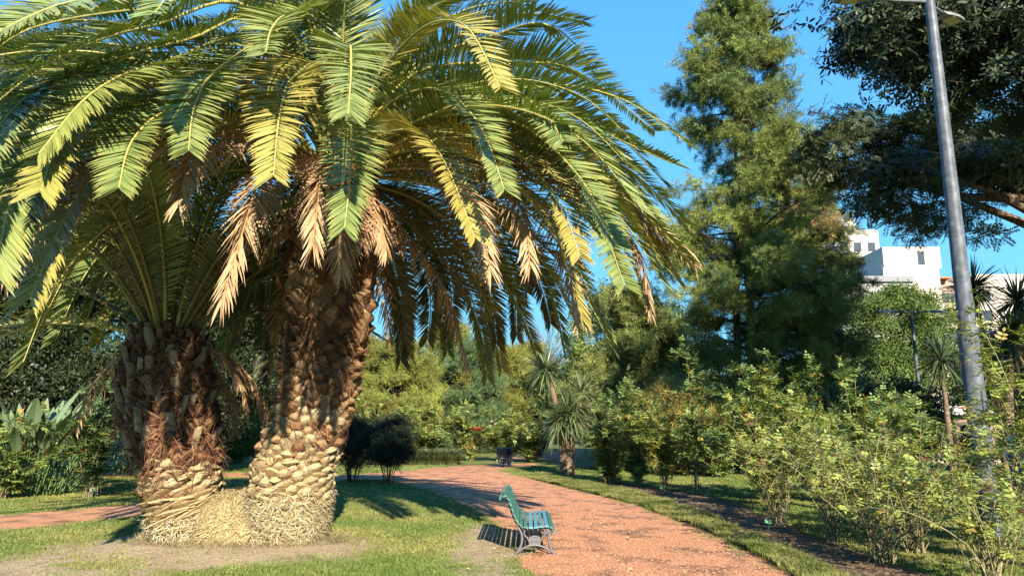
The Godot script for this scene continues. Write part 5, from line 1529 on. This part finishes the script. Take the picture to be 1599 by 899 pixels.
func build_beds() -> void:
	var g1 := Color(0.135, 0.21, 0.07); var g2 := Color(0.225, 0.29, 0.075); var y1 := Color(0.31, 0.34, 0.075)
	# roses right of the path, from the cabbage tree towards the camera
	rose_bush("leafy rose bush nearest the cabbage tree trunk", Vector3(2.9, 0, -23.2), 2.05, 0.95, 20, 2100, g1, g2, 601, 0.08, 1.35)
	rose_bush("second rose bush from the cabbage tree, bluish leaves", Vector3(3.6, 0, -21.8), 2.15, 0.95, 20, 2000, g1, g2, 602, 0.1, 1.35)
	rose_bush("third rose bush from the cabbage tree, thin pale stems below", Vector3(4.1, 0, -20.4), 1.95, 0.8, 16, 1400, g1, y1, 603, 0.3, 1.3)
	rose_bush("rose bush with one tall cane standing above its row", Vector3(4.6, 0, -19.2), 2.75, 0.35, 8, 900, g1, g2, 604, 0.3, 1.3)
	rose_bush("dense rose bush in front of the tall conifer's trunks", Vector3(5.9, 0, -17.6), 2.3, 1.35, 22, 2900, g1, g2, 605, 0.15, 1.25)
	rose_bush("dense arching rose bush with yellow leaf tips, mid bed", Vector3(5.3, 0, -15.0), 2.05, 1.25, 22, 2500, g1, y1, 606, 0.28, 1.15)
	rose_bush("spreading rose bush behind the mid bed, dark leaves", Vector3(7.4, 0, -16.4), 2.3, 1.4, 20, 2600, g1, g2, 607, 0.12, 1.25)
	rose_bush("broad rose bush at the back of the bed before the dark shrubs", Vector3(9.0, 0, -18.6), 2.0, 1.2, 18, 2100, g1, g2, 615, 0.12, 1.3)
	rose_bush("thin rose bush beside the soil with yellow leaves", Vector3(4.5, 0, -13.2), 1.45, 0.95, 18, 650, g2, y1, 608, 0.35)
	rose_bush("open rose bush with many bare twigs over the lawn", Vector3(4.75, 0, -11.4), 1.4, 1.25, 22, 720, g2, y1, 609, 0.42)
	rose_bush("long-caned rose bush before the tall lamp post", Vector3(6.2, 0, -12.2), 1.2, 1.2, 20, 1000, g1, y1, 610, 0.3)
	rose_bush("sparse rose bush with twiggy stems near the bottom edge", Vector3(4.65, 0, -9.7), 1.3, 1.15, 26, 520, g2, y1, 611, 0.42)
	rose_bush("tall rose bush with pale green leaves right of the lamp post", Vector3(6.35, 0, -8.9), 2.2, 0.6, 15, 1300, g2, y1, 612, 0.3)
	rose_bush("lowest rose bush at the bottom right corner", Vector3(5.05, 0, -8.2), 1.15, 1.0, 24, 450, g2, y1, 613, 0.42)
	rose_bush("rose bush at the right edge between lamp post and corner", Vector3(7.15, 0, -10.3), 2.0, 0.8, 16, 1400, g2, y1, 614, 0.25)
	rose_bush("low twiggy rose bush between the lamp post and the soil strip", Vector3(5.4, 0, -10.4), 1.15, 1.1, 24, 560, g2, y1, 616, 0.4)
	rose_bush("shaded rose bush behind the first rose bush by the cabbage tree", Vector3(3.9, 0, -28.5), 1.9, 1.3, 14, 1500, g1, g2, 617, 0.06, 1.8)
	rose_bush("shaded rose bush below the golden brown shrub", Vector3(7.0, 0, -25.6), 1.5, 1.4, 14, 1500, g1, g2, 618, 0.06, 1.8)
	rose_bush("rose bush at the foot of the tall conifer's trunks", Vector3(8.6, 0, -26.6), 1.8, 1.4, 14, 1500, g1, g2, 619, 0.06, 1.8)
	rose_bush("shaded rose bush left of the dark strappy shrub mass", Vector3(11.2, 0, -25.2), 1.9, 1.4, 14, 1500, g1, g2, 620, 0.06, 1.8)
	for q in [[Vector3(4.1, 0, -12.3), "green plastic plant tag on a stake in the soil before the twiggy roses"], [Vector3(3.75, 0, -19.2), "green plastic plant tag on a stake below the tall-caned rose bush"]]:
		var tg := thing("plant_tag", q[0], q[1], "plant tag", "green plant tags in the rose bed")
		var tb := MB.new()
		tb.tube([Vector3(0, -0.05, 0), Vector3(0, 0.16, 0)], [0.006, 0.006], 5, Color(0.03, 0.1, 0.05), null, true)
		part("stake", tb.mesh(), M.iron, tg)
		tb = MB.new()
		tb.box(Transform3D(Basis(Vector3.RIGHT, -0.5), Vector3(0, 0.18, 0)), Vector3(0.11, 0.07, 0.008), Color(0.01, 0.13, 0.05))
		part("plate", tb.mesh(), M.iron, tg)
	# left bed
	rose_bush("dark rose bush at the foot of the strelitzia", Vector3(-10.1, 0, -18.3), 2.1, 0.95, 18, 1900, Color(0.06, 0.105, 0.035), g1, 621, 0.2, 1.3)
	rose_bush("rose bush beside the shorter palm trunk in half shade", Vector3(-9.2, 0, -19.4), 2.2, 0.9, 18, 1900, Color(0.06, 0.105, 0.04), g1, 622, 0.2, 1.3)
	rose_bush("rose bush at the left edge below the strelitzia leaves", Vector3(-12.0, 0, -18.0), 1.4, 0.9, 16, 1500, g1, g2, 623, 0.15, 1.3)
	# far beds
	var far_l := ["rose bush with red blooms left of the litter bin", "rose bush with a coral bloom behind the rounded dark shrubs", "rose bush with white blooms behind the litter bin", "rose bush in bud between litter bin and cabbage tree", "pale rose bush beside the large palm trunk, far bed", "rose bush with white blooms behind the low lavender hedge"]
	var fx := [[-2.2, -39.0, 2.1], [-4.2, -38.0, 1.9], [-0.4, -38.5, 2.0], [0.9, -37.0, 1.9], [-7.3, -40.0, 2.3], [-5.6, -39.5, 2.1]]
	for i in 6:
		var o := rose_bush(far_l[i], Vector3(fx[i][0], 0, fx[i][1]), fx[i][2], 1.5, 14, 1100, g1, y1, 640 + i, 0.03, 2.2)
		var bc: Color = [Color(0.55, 0.04, 0.02), Color(0.6, 0.18, 0.1), Color(0.75, 0.72, 0.65), Color(0.65, 0.5, 0.4), Color(0.7, 0.68, 0.6), Color(0.75, 0.73, 0.68)][i]
		R.seed = 650 + i
		for k in (2 if i < 2 else 4):
			bloom(o, Vector3(rf(-0.8, 0.8), rf(0.75, 1.0) * fx[i][2] * (0.75 if i < 2 else 1.0), rf(0.5, 0.9)), 0.16 if i < 2 else 0.1, bc)
	# low grey-green hedge of lavender
	R.seed = 660
	var hd := thing("lavender_hedge", Vector3(-4.2, 0, -35.0), "low grey-green lavender hedge beyond the path bend", "hedge")
	var tm := tuft_mesh(26, 0.35, 0.8, 0.8, 0.007, 661)
	var xf := []; var cols := []
	for i in 900:
		xf.append(Transform3D(Basis(Vector3.UP, rf(0, TAU)) * Basis.from_scale(Vector3(1.6, rf(0.8, 1.15), 1.6)), Vector3(rf(-2.0, 1.6), 0, rf(-0.8, 0.8))))
		cols.append(Color(0.13, 0.16, 0.075).lerp(Color(0.22, 0.23, 0.09), R.randf()))
	scatter("foliage", tm, M.leaf_soft, hd, xf, cols)
	# two rounded dark shrubs at the tip of the island lawn
	for q in [[-4.9, -23.4, "rounded dark shrub touching the large palm trunk, thin stems below", 670], [-3.75, -23.1, "rounded dark shrub standing free beside the path bend", 671]]:
		R.seed = q[3]
		var o := thing("round_shrub", Vector3(q[0], 0, q[1]), q[2], "shrub", "rounded dark shrubs at the lawn tip")
		for i in 14:
			var a := rf(0, TAU)
			var b := MB.new()
			b.tube(spline([Vector3(cos(a) * 0.12, -0.05, sin(a) * 0.12), Vector3(cos(a) * 0.2, 0.4, sin(a) * 0.2), Vector3(cos(a) * rf(0.35, 0.6), rf(0.9, 1.3), sin(a) * rf(0.3, 0.6))], 5), [0.02, 0.018, 0.015, 0.012, 0.01, 0.006], 5, Color(0.06, 0.04, 0.03))
			part("stem", b.mesh(), M.cane, o)
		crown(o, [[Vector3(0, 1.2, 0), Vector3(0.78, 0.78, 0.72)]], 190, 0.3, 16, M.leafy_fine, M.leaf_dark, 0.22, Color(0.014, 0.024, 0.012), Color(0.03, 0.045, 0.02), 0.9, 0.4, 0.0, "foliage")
	# strelitzia clump
	R.seed = 680
	var s := thing("strelitzia", Vector3(-12.4, 0, -19.4), "clump of tall paddle-leaved strelitzia with orange flowers at the left edge", "plant")
	var lm := []
	for v in 4:
		var b := MB.new()
		b.tube([Vector3.ZERO, Vector3(0, 0.7, 0.03), Vector3(0, 1.3, 0.1)], [0.013, 0.011, 0.008], 5, Color(0.13, 0.2, 0.07))
		var c := Color(0.15, 0.21, 0.11) * rf(0.8, 1.1)
		var prev := [Vector3(0, 1.3, 0.1), Vector3(0, 1.3, 0.1), Vector3(0, 1.3, 0.1)]
		for i in range(1, 8):
			var f := i / 7.0
			var cy := 1.3 + 0.85 * f
			var cz := 0.1 + 0.12 * f + 0.28 * f * f * (0.6 + 0.2 * v)
			var w := 0.095 * sin(PI * minf(1.0, 0.08 + f * 0.92)) + 0.012
			var cur := [Vector3(-w, cy, cz + 0.35 * w), Vector3(0, cy, cz), Vector3(w, cy, cz + 0.35 * w)]
			b.quad(prev[0], cur[0], cur[1], prev[1], c); b.quad(prev[1], cur[1], cur[2], prev[2], c * 0.92)
			prev = cur
		lm.append(b.mesh())
	for i in 170:
		var a := rf(0, TAU)
		var r := sqrt(R.randf()) * 1.15
		var tilt := rf(0.05, 0.5) * (0.4 + r)
		var bs := Basis(Vector3.UP, a) * Basis(Vector3.RIGHT, tilt)
		part("leaf", lm[i % 4], M.leaf_soft, s, Transform3D(bs * Basis.from_scale(Vector3.ONE * rf(0.8, 1.35)), Vector3(sin(a) * r, -0.05, cos(a) * r)))
	for q in [[0.35, 1.75, 1.0], [0.95, 1.55, 0.9], [0.1, 2.0, 0.7], [1.0, 1.35, 1.1]]:
		var b := MB.new()
		b.tube([Vector3(q[0], 0, q[2] * 0.6), Vector3(q[0], q[1], q[2])], [0.012, 0.01], 5, Color(0.12, 0.18, 0.07))
		for k in 6:
			b.blade(Vector3(q[0], q[1], q[2]), Vector3(rf(-0.6, 0.9), rf(0.5, 1.2), rf(-0.3, 0.4)).normalized(), Vector3(0.02, 0, 0.012), rf(0.12, 0.2), Vector3.ZERO, Color(0.75, 0.28, 0.03), Color(0.75, 0.28, 0.03))
		part("flower", b.mesh(), M.petal, s)
